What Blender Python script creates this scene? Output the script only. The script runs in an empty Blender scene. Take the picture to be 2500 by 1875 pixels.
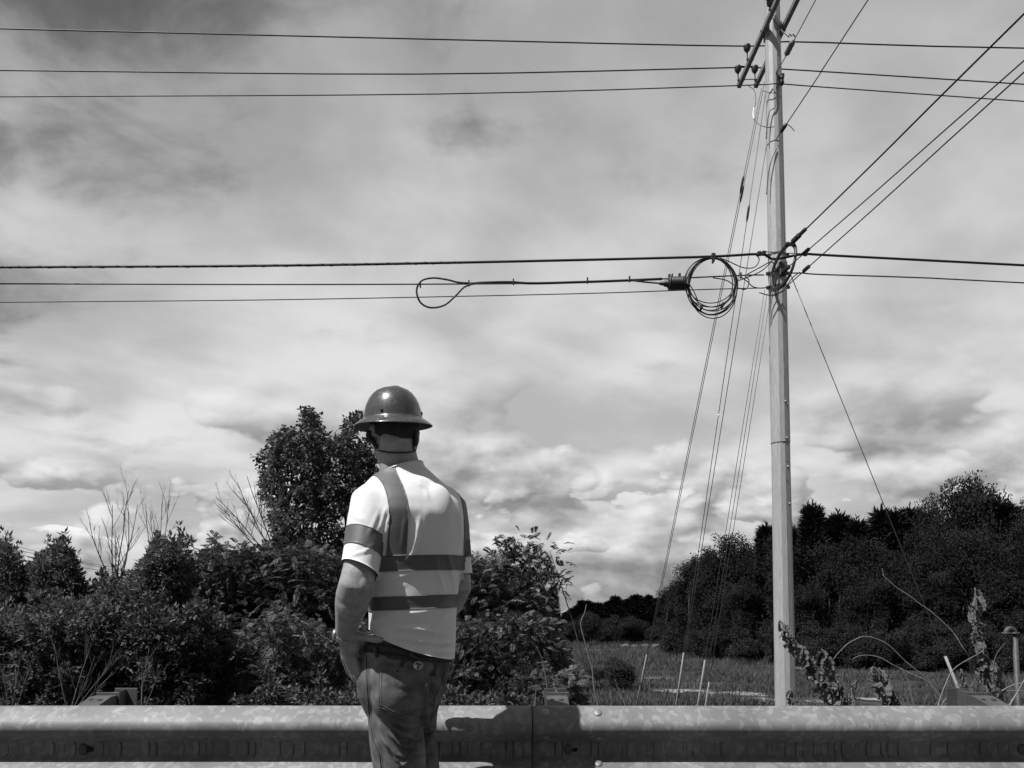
import bpy, bmesh, math, random
import numpy as np
from mathutils import Vector, Matrix, noise as mnoise
from mathutils.bvhtree import BVHTree

# ------------------------------------------------------------------ camera, sky, sun, exposure
SC = bpy.context.scene
COL = SC.collection
FPX = 1805.0                       # focal length in photo pixels (photo 2500 px wide)
PITCH = math.radians(3.0)
HOR = 1452.0                       # horizon row in the photo
SHIFT = (HOR - FPX * math.tan(PITCH) - 937.5) / 2500.0
CAMZ = 1.14
cam = bpy.data.cameras.new('camera'); camo = bpy.data.objects.new('camera', cam); COL.objects.link(camo)
cam.sensor_width = 36.0; cam.lens = 36.0 * FPX / 2500.0
cam.shift_y = SHIFT
cam.clip_start = 0.05; cam.clip_end = 9000
camo.location = (0, 0, CAMZ); camo.rotation_euler = (math.pi / 2 + PITCH, 0, 0)
SC.camera = camo
SC.render.resolution_x = 1024; SC.render.resolution_y = 768
SC.view_settings.view_transform = 'Standard'; SC.view_settings.look = 'None'
SC.view_settings.gamma = 1.0; SC.view_settings.exposure = 0.35
SC.view_settings.use_curve_mapping = False

SUN = Vector((-0.52, -0.325, 1.0)).normalized()      # towards the sun
sl = bpy.data.lights.new('sun', 'SUN'); so = bpy.data.objects.new('sun', sl); COL.objects.link(so)
sl.energy = 4.4; sl.angle = math.radians(0.55); sl.color = (1, 1, 1)
so.rotation_euler = SUN.to_track_quat('Z', 'Y').to_euler()
so.location = SUN * 60

SEED1, SEED2 = 33.7, 15.2
def sky_world():
    w = bpy.data.worlds.new('World'); SC.world = w; w.use_nodes = True
    nt = w.node_tree; nt.nodes.clear(); N = nt.nodes.new; L = nt.links.new
    def val(x):
        n = N('ShaderNodeValue'); n.outputs[0].default_value = x; return n.outputs[0]
    def mt(op, a, b=None, c=None, clamp=False):
        n = N('ShaderNodeMath'); n.operation = op; n.use_clamp = clamp
        for i, s in enumerate((a, b, c)):
            if s is None: continue
            if isinstance(s, (int, float)): n.inputs[i].default_value = s
            else: L(s, n.inputs[i])
        return n.outputs[0]
    def mr(x, a, b, c, d, smooth=True):
        n = N('ShaderNodeMapRange'); n.interpolation_type = 'SMOOTHSTEP' if smooth else 'LINEAR'
        L(x, n.inputs[0])
        for i, s in enumerate((a, b, c, d)): n.inputs[i + 1].default_value = s
        return n.outputs[0]
    def comb(x, y, z):
        n = N('ShaderNodeCombineXYZ')
        for i, s in enumerate((x, y, z)):
            if isinstance(s, (int, float)): n.inputs[i].default_value = s
            else: L(s, n.inputs[i])
        return n.outputs[0]
    def nz(v, sc, det=6, rough=.55, dist=0.0):
        n = N('ShaderNodeTexNoise'); n.inputs['Scale'].default_value = sc; n.inputs['Detail'].default_value = det
        n.inputs['Roughness'].default_value = rough; n.inputs['Distortion'].default_value = dist
        L(v, n.inputs['Vector']); return n.outputs[0]
    def mix(f, a, b):       # a*(1-f)+b*f
        return mt('ADD', mt('MULTIPLY', a, mt('SUBTRACT', 1.0, f)), mt('MULTIPLY', b, f))
    tc = N('ShaderNodeTexCoord'); sx = N('ShaderNodeSeparateXYZ'); L(tc.outputs['Generated'], sx.inputs[0])
    X, Y, Z = sx.outputs
    zc = mt('ADD', mt('MAXIMUM', Z, 0.0), 0.24)
    px = mt('DIVIDE', X, zc); py = mt('DIVIDE', Y, zc)
    P = comb(px, py, 0.0)
    n1 = nz(comb(mt('ADD', px, 3.7), mt('ADD', py, 1.3), 0.0), 1.7, 6, .50, .25)
    # streaks drawn out along the wind
    rx = mt('ADD', mt('MULTIPLY', px, .86), mt('MULTIPLY', py, .5)); ry = mt('SUBTRACT', mt('MULTIPLY', py, .86), mt('MULTIPLY', px, .5))
    n2 = nz(comb(mt('MULTIPLY', rx, 1.1), mt('MULTIPLY', ry, 1.9), 5.0), 1.9, 6, .52, .3)
    cov = mt('ADD', mt('MULTIPLY', n1, .72), mt('MULTIPLY', n2, .28))
    sheet = mr(cov, .36, .64, .35, .57)
    # the break in the cloud sheet: a clear bank towards the upper left
    edge = mt('ADD', mt('MULTIPLY', mt('SUBTRACT', px, -.46), -.50), mt('MULTIPLY', mt('SUBTRACT', py, 1.10), -.85))
    n4 = nz(comb(px, py, 9.0), 3.4, 8, .56, .3)
    clear = mr(mt('ADD', edge, mt('MULTIPLY', mt('SUBTRACT', n4, .5), 1.7)), -.10, .46, 0.0, 1.0)
    # thin darker veils in the middle of the sheet
    n5 = nz(comb(mt('ADD', px, 11.0), py, 2.0), 1.9, 6, .6, .4)
    veil = mr(n5, .56, .74, 0.0, 1.0)
    sheet = mt('MULTIPLY', sheet, mt('SUBTRACT', 1.0, mt('MULTIPLY', veil, .26)))
    # glow of thinner cloud towards the middle elevations
    sheet = mt('MULTIPLY', sheet, mr(Z, .22, .62, 1.08, .80))
    sky = N('ShaderNodeTexSky'); sky.sky_type = 'NISHITA'; sky.sun_disc = False
    sky.sun_elevation = math.asin(SUN.z); sky.sun_rotation = math.atan2(SUN.x, SUN.y)
    bw = N('ShaderNodeRGBToBW'); L(sky.outputs[0], bw.inputs[0])
    blue = mt('MULTIPLY', bw.outputs[0], 0.05)
    base = mix(clear, sheet, blue)
    # heaped clouds low above the horizon: lit tops, grey bases
    az = mt('ARCTAN2', X, Y)
    def heap(scale, off, lo, hi, zmax, seed, sq):
        q = comb(mt('ADD', mt('MULTIPLY', az, scale), seed), mt('MULTIPLY', Z, scale * sq), 1.7)
        q2 = comb(mt('ADD', mt('MULTIPLY', az, scale), seed - off * .6), mt('ADD', mt('MULTIPLY', Z, scale * sq), off), 1.7)
        a = nz(q, 1.0, 6, .47, .05); b = nz(q2, 1.0, 6, .47, .05)
        m = mt('MULTIPLY', mr(a, lo, hi, 0.0, 1.0), mr(Z, zmax * .55, zmax, 1.0, 0.0))
        s = mt('ADD', .38, mt('MULTIPLY', mt('SUBTRACT', a, b), 3.0))
        return m, mt('MINIMUM', mt('MAXIMUM', s, .19), .80)
    m1, s1 = heap(4.6, .15, .475, .52, .31, SEED1, 1.8)
    m2, s2 = heap(9.0, .20, .515, .55, .20, SEED2, 2.0)
    c = mix(mt('MULTIPLY', m1, .85), base, s1)
    c = mix(mt('MULTIPLY', m2, .75), c, s2)
    # film-like haze just above the ground
    c = mt('MULTIPLY', c, mr(Z, -.01, .07, .62, 1.0))
    bg = N('ShaderNodeBackground'); L(c, bg.inputs[0]); bg.inputs[1].default_value = 1.0
    out = N('ShaderNodeOutputWorld'); L(bg.outputs[0], out.inputs[0])
sky_world()

# ------------------------------------------------------------------ helpers
K = 2500.0 / 2212.0
CYP = 937.5 + SHIFT * 2500.0
def W(px, py, Y):                 # photo pixel + real distance from the road-side camera stand -> point in the place
    u = (px - 1250.0) / FPX; v = -(py - CYP) / FPX
    cp, sp = math.cos(PITCH), math.sin(PITCH)
    d = Vector((u, cp - v * sp, sp + v * cp))
    t = Y / d.y
    return Vector((0, 0, CAMZ)) + d * t
def w(px, py, Y): return W(px * K, py * K, Y)

def mesh_obj(name, V, F, mat, parent=None, smooth=True):
    me = bpy.data.meshes.new(name)
    me.from_pydata([tuple(v) for v in V], [], [tuple(f) for f in F]); me.update()
    if mat: me.materials.append(mat)
    if smooth and len(me.polygons): me.polygons.foreach_set('use_smooth', [True] * len(me.polygons))
    o = bpy.data.objects.new(name, me); COL.objects.link(o)
    if parent: o.parent = parent
    return o
def np_mesh(name, V, Fq, mat, parent=None):        # V (n,3) array, Fq (m,k) array of equal-size faces
    me = bpy.data.meshes.new(name); n, m, k = len(V), len(Fq), Fq.shape[1]
    me.vertices.add(n); me.vertices.foreach_set('co', V.astype(np.float32).ravel())
    me.loops.add(m * k); me.loops.foreach_set('vertex_index', Fq.astype(np.int32).ravel())
    me.polygons.add(m); me.polygons.foreach_set('loop_start', np.arange(0, m * k, k, dtype=np.int32))
    me.polygons.foreach_set('loop_total', np.full(m, k, dtype=np.int32))
    me.update(calc_edges=True); me.materials.append(mat)
    o = bpy.data.objects.new(name, me); COL.objects.link(o)
    if parent: o.parent = parent
    return o
def empty(name, loc, parent=None):
    o = bpy.data.objects.new(name, None); COL.objects.link(o); o.location = loc
    o.empty_display_size = .1
    if parent: o.parent = parent
    return o
def tag(o, label=None, cat=None, group=None, kind=None):
    if label: o['label'] = label
    if cat: o['category'] = cat
    if group: o['group'] = group
    if kind: o['kind'] = kind
    return o
def settle(root):
    """parts are built in world coordinates: keep them there under a placed root"""
    inv = Matrix.Translation(-Vector(root.location))
    def rec(o):
        for c in o.children:
            rec(c)
    for c in root.children:
        if c.type == 'MESH' and not c.get('_own'):
            c.data.transform(inv)
            for g in c.children_recursive:
                if g.type == 'MESH' and not g.get('_own'): g.data.transform(inv)

def frames(pts):
    pts = [Vector(p) for p in pts]; n = len(pts); T = []
    for i in range(n):
        a = pts[max(i - 1, 0)]; b = pts[min(i + 1, n - 1)]; t = (b - a)
        T.append(t.normalized() if t.length > 1e-9 else Vector((0, 0, 1)))
    u = T[0].orthogonal().normalized(); out = []
    for i in range(n):
        u = (u - T[i] * u.dot(T[i]))
        u = u.normalized() if u.length > 1e-6 else T[i].orthogonal().normalized()
        out.append((pts[i], T[i], u, T[i].cross(u)))
    return out
def tube(pts, r, n=8, caps=True, closed=False):
    fr = frames(pts); m = len(fr); V = []; F = []
    if not hasattr(r, '__len__'): r = [r] * m
    for i, (p, t, u, v) in enumerate(fr):
        for k in range(n):
            a = 2 * math.pi * k / n
            V.append(p + (u * math.cos(a) + v * math.sin(a)) * r[i])
    for i in range(m - 1):
        for k in range(n):
            F.append((i * n + k, i * n + (k + 1) % n, (i + 1) * n + (k + 1) % n, (i + 1) * n + k))
    if caps:
        F.append(tuple(reversed(range(n)))); F.append(tuple(range((m - 1) * n, m * n)))
    return V, F
def spline(pts, sub=6):
    P = [Vector(p) for p in pts]; out = []
    for i in range(len(P) - 1):
        p0 = P[max(i - 1, 0)]; p1 = P[i]; p2 = P[i + 1]; p3 = P[min(i + 2, len(P) - 1)]
        for k in range(sub):
            t = k / sub
            out.append(.5 * ((2 * p1) + (p2 - p0) * t + (2 * p0 - 5 * p1 + 4 * p2 - p3) * t * t + (3 * p1 - p0 - 3 * p2 + p3) * t ** 3))
    out.append(P[-1]); return out
def lerp_list(vals, n):
    x = np.linspace(0, len(vals) - 1, n); return list(np.interp(x, range(len(vals)), vals))
def join(*parts):
    V = []; F = []
    for v, f in parts:
        o = len(V); V += list(v); F += [tuple(i + o for i in q) for q in f]
    return V, F
def box(c, sx, sy, sz, rot=None, bev=0.0):
    bm = bmesh.new(); bmesh.ops.create_cube(bm, size=1)
    for v in bm.verts: v.co = Vector((v.co.x * sx, v.co.y * sy, v.co.z * sz))
    if bev: bmesh.ops.bevel(bm, geom=bm.edges[:], offset=bev, segments=1, affect='EDGES')
    M = Matrix.Translation(Vector(c)) @ (rot.to_4x4() if rot else Matrix.Identity(4))
    bm.transform(M); bm.verts.index_update()
    V = [v.co.copy() for v in bm.verts]; F = [tuple(v.index for v in f.verts) for f in bm.faces]; bm.free()
    return V, F
def beam(a, b, sx, sz, bev=.004):          # squared bar from a to b
    a, b = Vector(a), Vector(b); d = b - a
    return box((a + b) / 2, sx, d.length, sz, d.to_track_quat('Y', 'Z').to_matrix(), bev)
def lathe(prof, M=None, n=24):
    V = []; F = []; m = len(prof)
    for r, z in prof:
        for k in range(n):
            a = 2 * math.pi * k / n; V.append(Vector((r * math.cos(a), r * math.sin(a), z)))
    for i in range(m - 1):
        for k in range(n):
            F.append((i * n + k, i * n + (k + 1) % n, (i + 1) * n + (k + 1) % n, (i + 1) * n + k))
    F.append(tuple(reversed(range(n)))); F.append(tuple(range((m - 1) * n, m * n)))
    if M: V = [M @ v for v in V]
    return V, F
def ell(c, r, R=None, n=20, m=12):
    V = []; F = []
    for i in range(m + 1):
        t = math.pi * (i + .0) / m; t = min(max(t, .06), math.pi - .06)
        for k in range(n):
            a = 2 * math.pi * k / n
            p = Vector((r[0] * math.sin(t) * math.cos(a), r[1] * math.sin(t) * math.sin(a), r[2] * math.cos(t)))
            V.append((R @ p if R else p) + Vector(c))
    for i in range(m):
        for k in range(n):
            F.append((i * n + k, (i + 1) * n + k, (i + 1) * n + (k + 1) % n, i * n + (k + 1) % n))
    F.append(tuple(range(n))); F.append(tuple(reversed(range(m * n, m * n + n))))
    return V, F
def loft(rings, n=36):      # (C, U, Vv, a, b, e)
    V = []; F = []
    for C, U, Vv, a, b, e in rings:
        for k in range(n):
            t = 2 * math.pi * k / n; c, s = math.cos(t), math.sin(t)
            V.append(C + U * (a * math.copysign(abs(c) ** (2 / e), c)) + Vv * (b * math.copysign(abs(s) ** (2 / e), s)))
    m = len(rings)
    for i in range(m - 1):
        for k in range(n):
            F.append((i * n + k, i * n + (k + 1) % n, (i + 1) * n + (k + 1) % n, (i + 1) * n + k))
    F.append(tuple(reversed(range(n)))); F.append(tuple(range((m - 1) * n, m * n)))
    return V, F
def remesh(parts, voxel, iters):
    V, F = join(*parts)
    o = mesh_obj('tmp', V, F, None)
    bm = bmesh.new(); bm.from_mesh(o.data); bmesh.ops.recalc_face_normals(bm, faces=bm.faces[:]); bm.to_mesh(o.data); bm.free()
    m = o.modifiers.new('r', 'REMESH'); m.mode = 'VOXEL'; m.voxel_size = voxel; m.use_smooth_shade = True
    s = o.modifiers.new('s', 'SMOOTH'); s.factor = .5; s.iterations = iters
    dg = bpy.context.evaluated_depsgraph_get()
    me = bpy.data.meshes.new_from_object(o.evaluated_get(dg))
    od = o.data; bpy.data.objects.remove(o); bpy.data.meshes.remove(od)
    return me
def link_mesh(name, me, mat, parent):
    me.name = name; me.materials.clear(); me.materials.append(mat)
    me.polygons.foreach_set('use_smooth', [True] * len(me.polygons))
    o = bpy.data.objects.new(name, me); COL.objects.link(o); o.parent = parent
    return o

# ------------------------------------------------------------------ materials (the photograph is black and white: greys)
def M(name, v, rough=.6, metal=0.0, var=0.0, scale=6.0, bump=0.0, bscale=60.0, spec=.5, island=0.0, coat=0.0, stretch=None, det=5, transl=0.0, sheen=0.0):
    m = bpy.data.materials.new(name); m.use_nodes = True; nt = m.node_tree; b = nt.nodes['Principled BSDF']
    N = nt.nodes.new; L = nt.links.new
    b.inputs['Base Color'].default_value = (v, v, v, 1); b.inputs['Roughness'].default_value = rough
    b.inputs['Metallic'].default_value = metal; b.inputs['Specular IOR Level'].default_value = spec
    if coat: b.inputs['Coat Weight'].default_value = coat; b.inputs['Coat Roughness'].default_value = .12
    if sheen: b.inputs['Sheen Weight'].default_value = sheen
    tc = N('ShaderNodeTexCoord'); vec = tc.outputs['Object']
    if stretch:
        mp = N('ShaderNodeMapping'); L(vec, mp.inputs[0]); mp.inputs['Scale'].default_value = stretch; vec = mp.outputs[0]
    col = None
    if var:
        n = N('ShaderNodeTexNoise'); n.inputs['Scale'].default_value = scale; n.inputs['Detail'].default_value = det; n.inputs['Roughness'].default_value = .62
        L(vec, n.inputs['Vector'])
        r = N('ShaderNodeMapRange'); L(n.outputs[0], r.inputs[0]); r.inputs[1].default_value = .28; r.inputs[2].default_value = .72
        r.inputs[3].default_value = v * (1 - var); r.inputs[4].default_value = v * (1 + var); col = r.outputs[0]
    if island:
        g = N('ShaderNodeNewGeometry'); r = N('ShaderNodeMapRange'); L(g.outputs['Random Per Island'], r.inputs[0])
        r.inputs[3].default_value = 1 - island; r.inputs[4].default_value = 1 + island
        mu = N('ShaderNodeMath'); mu.operation = 'MULTIPLY'; L(r.outputs[0], mu.inputs[0])
        if col is None: mu.inputs[1].default_value = v
        else: L(col, mu.inputs[1])
        col = mu.outputs[0]
    if col is not None: L(col, b.inputs['Base Color'])
    if bump:
        n = N('ShaderNodeTexNoise'); n.inputs['Scale'].default_value = bscale; n.inputs['Detail'].default_value = 4
        L(vec, n.inputs['Vector']); bp = N('ShaderNodeBump'); bp.inputs['Strength'].default_value = bump; bp.inputs['Distance'].default_value = .01
        L(n.outputs[0], bp.inputs['Height']); L(bp.outputs[0], b.inputs['Normal'])
    if transl:
        t = N('ShaderNodeBsdfTranslucent')
        if col is not None: L(col, t.inputs[0])
        else: t.inputs[0].default_value = (v, v, v, 1)
        mx = N('ShaderNodeMixShader'); mx.inputs[0].default_value = transl
        L(b.outputs[0], mx.inputs[1]); L(t.outputs[0], mx.inputs[2]); L(mx.outputs[0], nt.nodes['Material Output'].inputs[0])
    return m
def galvanised():
    """zinc spangle on rolled steel: cells of different brightness, scuffs, dried drip marks in the trough"""
    m = bpy.data.materials.new('galvanised'); m.use_nodes = True; nt = m.node_tree; b = nt.nodes['Principled BSDF']; N = nt.nodes.new; L = nt.links.new
    def mt(op, a, c):
        n = N('ShaderNodeMath'); n.operation = op
        for i, s in enumerate((a, c)):
            if isinstance(s, (int, float)): n.inputs[i].default_value = s
            else: L(s, n.inputs[i])
        return n.outputs[0]
    tc = N('ShaderNodeTexCoord')
    nz = N('ShaderNodeTexNoise'); nz.inputs['Scale'].default_value = 22; nz.inputs['Detail'].default_value = 3; L(tc.outputs['Object'], nz.inputs['Vector'])
    mx = N('ShaderNodeMix'); mx.data_type = 'VECTOR'; mx.inputs[0].default_value = .035
    L(tc.outputs['Object'], mx.inputs[4]); L(nz.outputs['Color'], mx.inputs[5])
    mp = N('ShaderNodeMapping'); L(mx.outputs[1], mp.inputs[0]); mp.inputs['Rotation'].default_value = (0, .5, 0); mp.inputs['Scale'].default_value = (1.0, 1.0, .62)
    vo = N('ShaderNodeTexVoronoi'); vo.inputs['Scale'].default_value = 54; L(mp.outputs[0], vo.inputs['Vector'])
    sp = N('ShaderNodeSeparateColor'); L(vo.outputs['Color'], sp.inputs[0])
    r = N('ShaderNodeMapRange'); r.interpolation_type = 'SMOOTHSTEP'; L(sp.outputs[0], r.inputs[0]); r.inputs[1].default_value = .45; r.inputs[2].default_value = .98; r.inputs[3].default_value = .215; r.inputs[4].default_value = .30
    n2 = N('ShaderNodeTexNoise'); n2.inputs['Scale'].default_value = 3.0; n2.inputs['Detail'].default_value = 8; L(tc.outputs['Object'], n2.inputs['Vector'])
    r2 = N('ShaderNodeMapRange'); L(n2.outputs[0], r2.inputs[0]); r2.inputs[1].default_value = .3; r2.inputs[2].default_value = .7; r2.inputs[3].default_value = .66; r2.inputs[4].default_value = 1.14
    col = mt('MULTIPLY', r.outputs[0], r2.outputs[0])
    # drip marks: thin dark verticals below the overhang
    sx = N('ShaderNodeSeparateXYZ'); L(tc.outputs['Object'], sx.inputs[0])
    cb = N('ShaderNodeCombineXYZ'); L(mt('MULTIPLY', sx.outputs[0], 70.0), cb.inputs[0]); L(mt('MULTIPLY', sx.outputs[2], 2.0), cb.inputs[2])
    n3 = N('ShaderNodeTexNoise'); n3.inputs['Scale'].default_value = 1.0; n3.inputs['Detail'].default_value = 4; L(cb.outputs[0], n3.inputs['Vector'])
    d = N('ShaderNodeMapRange'); L(n3.outputs[0], d.inputs[0]); d.inputs[1].default_value = .55; d.inputs[2].default_value = .63; d.inputs[3].default_value = 0; d.inputs[4].default_value = .65
    zm = N('ShaderNodeMapRange'); zm.interpolation_type = 'SMOOTHSTEP'; L(sx.outputs[2], zm.inputs[0]); zm.inputs[1].default_value = .478; zm.inputs[2].default_value = .50; zm.inputs[3].default_value = 0; zm.inputs[4].default_value = 1
    zn = N('ShaderNodeMapRange'); zn.interpolation_type = 'SMOOTHSTEP'; L(sx.outputs[2], zn.inputs[0]); zn.inputs[1].default_value = .545; zn.inputs[2].default_value = .552; zn.inputs[3].default_value = 1; zn.inputs[4].default_value = 0
    k = mt('SUBTRACT', 1.0, mt('MULTIPLY', d.outputs[0], mt('MULTIPLY', zm.outputs[0], zn.outputs[0])))
    col = mt('MULTIPLY', col, k)
    L(col, b.inputs['Base Color'])
    b.inputs['Metallic'].default_value = .12; b.inputs['Roughness'].default_value = .6; b.inputs['Specular IOR Level'].default_value = .3
    n5 = N('ShaderNodeTexNoise'); n5.inputs['Scale'].default_value = 160; n5.inputs['Detail'].default_value = 3; L(tc.outputs['Object'], n5.inputs['Vector'])
    bp = N('ShaderNodeBump'); bp.inputs['Strength'].default_value = .12; bp.inputs['Distance'].default_value = .004; L(n5.outputs[0], bp.inputs['Height']); L(bp.outputs[0], b.inputs['Normal'])
    return m
MAT = dict(
    rail=galvanised(),
    post=M('weathered_steel', .09, .65, .3, .25, 14, .2, 90),
    bolt=M('bolt_zinc', .26, .5, .4, .2, 60, .2, 200),
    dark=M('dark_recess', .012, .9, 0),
    pole=M('galvanised_pole', .39, .6, .12, .20, 5, .25, 60, stretch=(6, 6, .7), det=8),
    arm=M('crossarm_steel', .20, .6, .2, .25, 9, .2, 60),
    insul=M('insulator_rubber', .022, .5),
    strain=M('strain_insulator', .16, .5),
    wire=M('black_cable', .018, .5),
    steelwire=M('wire_steel', .10, .5, .5),
    white=M('white_plastic', .75, .5),
    guard=M('guy_guard_plastic', .24, .55, 0, .2, 10),
    shirt=M('shirt_knit', .72, .9, 0, .03, 12, .30, 15, spec=.2, stretch=(1, 1, .6)),
    band=M('reflective_tape', .105, .55, .1, .10, 30, .03, 500),
    skin=M('skin', .30, .5, 0, .28, 34, .07, 110, spec=.35, det=8),
    hair=M('dark_hair', .015, .6, 0, .4, 80, .8, 300),
    denim=M('denim', .125, .85, 0, .80, 10, .22, 1300, spec=.2, det=9),
    denimdark=M('denim_seam', .07, .85, 0, .5, 60, .5, 300, spec=.2),
    thread=M('seam_thread', .20, .8),
    leather=M('dark_leather', .016, .55, 0, .3, 30, .2, 200),
    boot=M('boot_leather', .05, .6, 0, .3, 20),
    watch=M('watch_steel', .45, .3, .8),
    hat=M('hard_hat_shell', .060, .26, 0, .22, 16, .03, 30, spec=.6, coat=.5, det=10),
    strap=M('black_cord', .01, .6),
    badge=M('badge_metal', .36, .35, .3, .2, 90),
    stem=M('dry_stem', .16, .8, 0, .3, 30, .3, 120),
    cane=M('pale_cane', .21, .7, 0, .25, 30, .2, 120),
    twig=M('bare_twig', .10, .8, 0, .3, 20),
    twig2=M('dead_twig', .11, .8, 0, .3, 30),
    bark=M('bark', .05, .85, 0, .4, 12, .5, 40),
    wither=M('withered_leaf', .17, .8, 0, .5, 30, .6, 150, transl=.15),
    leafA=M('lance_leaf', .10, .6, 0, .35, 2.0, island=.5, transl=.25, spec=.25),
    leafB=M('feather_leaf', .095, .6, 0, .35, 2.0, island=.35, transl=.22, spec=.4),
    leafC=M('broad_leaf', .078, .55, 0, .3, 1.5, island=.55, transl=.22, spec=.3),
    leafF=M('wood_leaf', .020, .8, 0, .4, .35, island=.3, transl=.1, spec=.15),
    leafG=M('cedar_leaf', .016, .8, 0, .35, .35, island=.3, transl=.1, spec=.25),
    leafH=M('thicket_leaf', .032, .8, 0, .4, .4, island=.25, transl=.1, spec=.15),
    grass=M('grass_blade', .085, .8, 0, .45, .25, island=.22, transl=.2, spec=.3),
    pipe=M('vent_pipe_steel', .075, .6, .3, .35, 18, .3, 80),
    rock=M('pale_rubble', .10, .9, 0, .35, 12, .6, 30),
    gravel=M('pale_gravel', .20, .95, 0, .6, 2.5, .7, 14, det=9),
    road=M('asphalt', .05, .9, 0, .3, 30, .6, 200),
    mound=M('grassy_mound', .018, 1.0, 0, .4, 9, .8, 60, spec=.08),
)
def hat_mat():
    m = M('hard_hat_shell', .060, .26, 0, .22, 16, .03, 30, spec=.6, coat=.35, det=10); nt = m.node_tree; N = nt.nodes.new; L = nt.links.new
    b = nt.nodes['Principled BSDF']; old = b.inputs['Base Color'].links[0].from_socket; tc = N('ShaderNodeTexCoord')
    n = N('ShaderNodeTexNoise'); n.inputs['Scale'].default_value = 55; n.inputs['Detail'].default_value = 9; n.inputs['Roughness'].default_value = .75; L(tc.outputs['Object'], n.inputs['Vector'])
    r = N('ShaderNodeMapRange'); L(n.outputs[0], r.inputs[0]); r.inputs[1].default_value = .60; r.inputs[2].default_value = .70
    mix = N('ShaderNodeMix'); mix.data_type = 'FLOAT'; L(r.outputs[0], mix.inputs[0]); L(old, mix.inputs[2]); mix.inputs[3].default_value = .20; L(mix.outputs[0], b.inputs['Base Color'])
    q = N('ShaderNodeMapRange'); L(n.outputs[0], q.inputs[0]); q.inputs[1].default_value = .4; q.inputs[2].default_value = .7; q.inputs[3].default_value = .2; q.inputs[4].default_value = .5; L(q.outputs[0], b.inputs['Roughness'])
    return m
MAT['hat'] = hat_mat()
def terrain_mat(): return M('field_ground', .045, 1.0, 0, .5, 1.3, .6, 8, spec=.1)
# ------------------------------------------------------------------ ground
def zt(x, y):
    if y < 3.7: return 0.0 - .03
    def ss(a, b, t):
        t = min(max((t - a) / (b - a), 0), 1); return t * t * (3 - 2 * t)
    z = -.03 - .25 * ss(3.7, 5.0, y) - 3.3 * ss(4.2, 15, y) - 1.0 * ss(15, 75, y)
    z -= .028 * max(0.0, y - 95)
    z += .10 * mnoise.noise(Vector((x * .25, y * .25, 0))) * ss(5, 9, y)
    return z
def build_ground():
    ys = sorted(set([-400, -60, -20, -8, 0, 3.7] + list(np.arange(3.9, 16, .5)) + list(np.arange(16, 90, 2.0)) + [95, 105, 120, 150, 200, 300, 500, 900, 1800, 4000, 8000]))
    xs = sorted(set([-8000, -3000, -1000, -400, -200, -120] + list(np.arange(-80, 81, 2.0)) + [120, 200, 400, 1000, 3000, 8000]))
    V = [(x, y, zt(x, y)) for y in ys for x in xs]; n = len(xs)
    F = [(j * n + i, j * n + i + 1, (j + 1) * n + i + 1, (j + 1) * n + i) for j in range(len(ys) - 1) for i in range(n - 1)]
    tag(mesh_obj('ground', V, F, terrain_mat()), kind='structure')
    V = [(-300, -9, 0.0), (300, -9, 0.0), (300, 3.55, 0.0), (-300, 3.55, 0.0), (-300, -9, -.12), (300, -9, -.12), (300, 3.55, -.12), (-300, 3.55, -.12)]
    tag(mesh_obj('road', V, [(0, 1, 2, 3), (0, 4, 5, 1), (1, 5, 6, 2), (2, 6, 7, 3), (3, 7, 4, 0)], MAT['road'], smooth=False), kind='structure')
    # the edge line painted along the shoulder
    mk = M('road_paint', .55, .7, 0, .3, 20)
    tag(mesh_obj('road_marking', [(-300, .55, .004), (300, .55, .004), (300, .67, .004), (-300, .67, .004)], [(0, 1, 2, 3)], mk, smooth=False), kind='structure')
    # low grassy hump below the bank
    V = []; F = []; n = 40; m = 14; c = w(560, 1530, 9.5); base = zt(c.x, 9.5) - .2
    top = w(560, 1446, 9.5).z
    for i in range(m + 1):
        r = i / m
        for k in range(n):
            a = 2 * math.pi * k / n
            h = (1 - r * r) ** 1.2
            p = Vector((c.x + 1.9 * r * math.cos(a), 9.5 + 1.5 * r * math.sin(a), base + (top - base) * h))
            p.z += .06 * mnoise.noise(p * 2.0) * (1 - r)
            V.append(p)
    for i in range(m):
        for k in range(n): F.append((i * n + k, i * n + (k + 1) % n, (i + 1) * n + (k + 1) % n, (i + 1) * n + k))
    tag(mesh_obj('grassy_mound', V, F, MAT['mound']), kind='structure')
build_ground()
# ------------------------------------------------------------------ guardrail
YV = 3.03                                     # trough plane of the beam
PROF = [(.690, .000), (.684, .012), (.662, .045), (.645, .068), (.632, .078), (.620, .081), (.607, .081), (.596, .077), (.585, .066), (.565, .036), (.550, .013), (.540, .004), (.530, .0),
        (.502, .0), (.494, .004), (.486, .013), (.473, .036), (.456, .066), (.446, .077), (.434, .081), (.410, .081), (.392, .078), (.379, .068), (.362, .045), (.340, .012), (.334, .0)]
def prof_at(z):
    for (z0, d0), (z1, d1) in zip(PROF, PROF[1:]):
        if z1 <= z <= z0:
            t = (z0 - z) / (z0 - z1); d = d0 + (d1 - d0) * t
            tz, td = z1 - z0, d1 - d0; l = math.hypot(tz, td)
            return d, Vector((0, tz / l, td / l))      # outward normal in (y,z): forward is -y
    return 0, Vector((0, -1, 0))
def rail_normal(z):
    d, _ = prof_at(z); e = .004
    d0, _ = prof_at(min(z + e, .689)); d1, _ = prof_at(max(z - e, .335))
    t = Vector((0, -(d1 - d0), -2 * e)).normalized()    # downwards along the face
    n = Vector((0, t.z, -t.y)).normalized()
    if n.y > 0: n = -n
    return n
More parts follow.
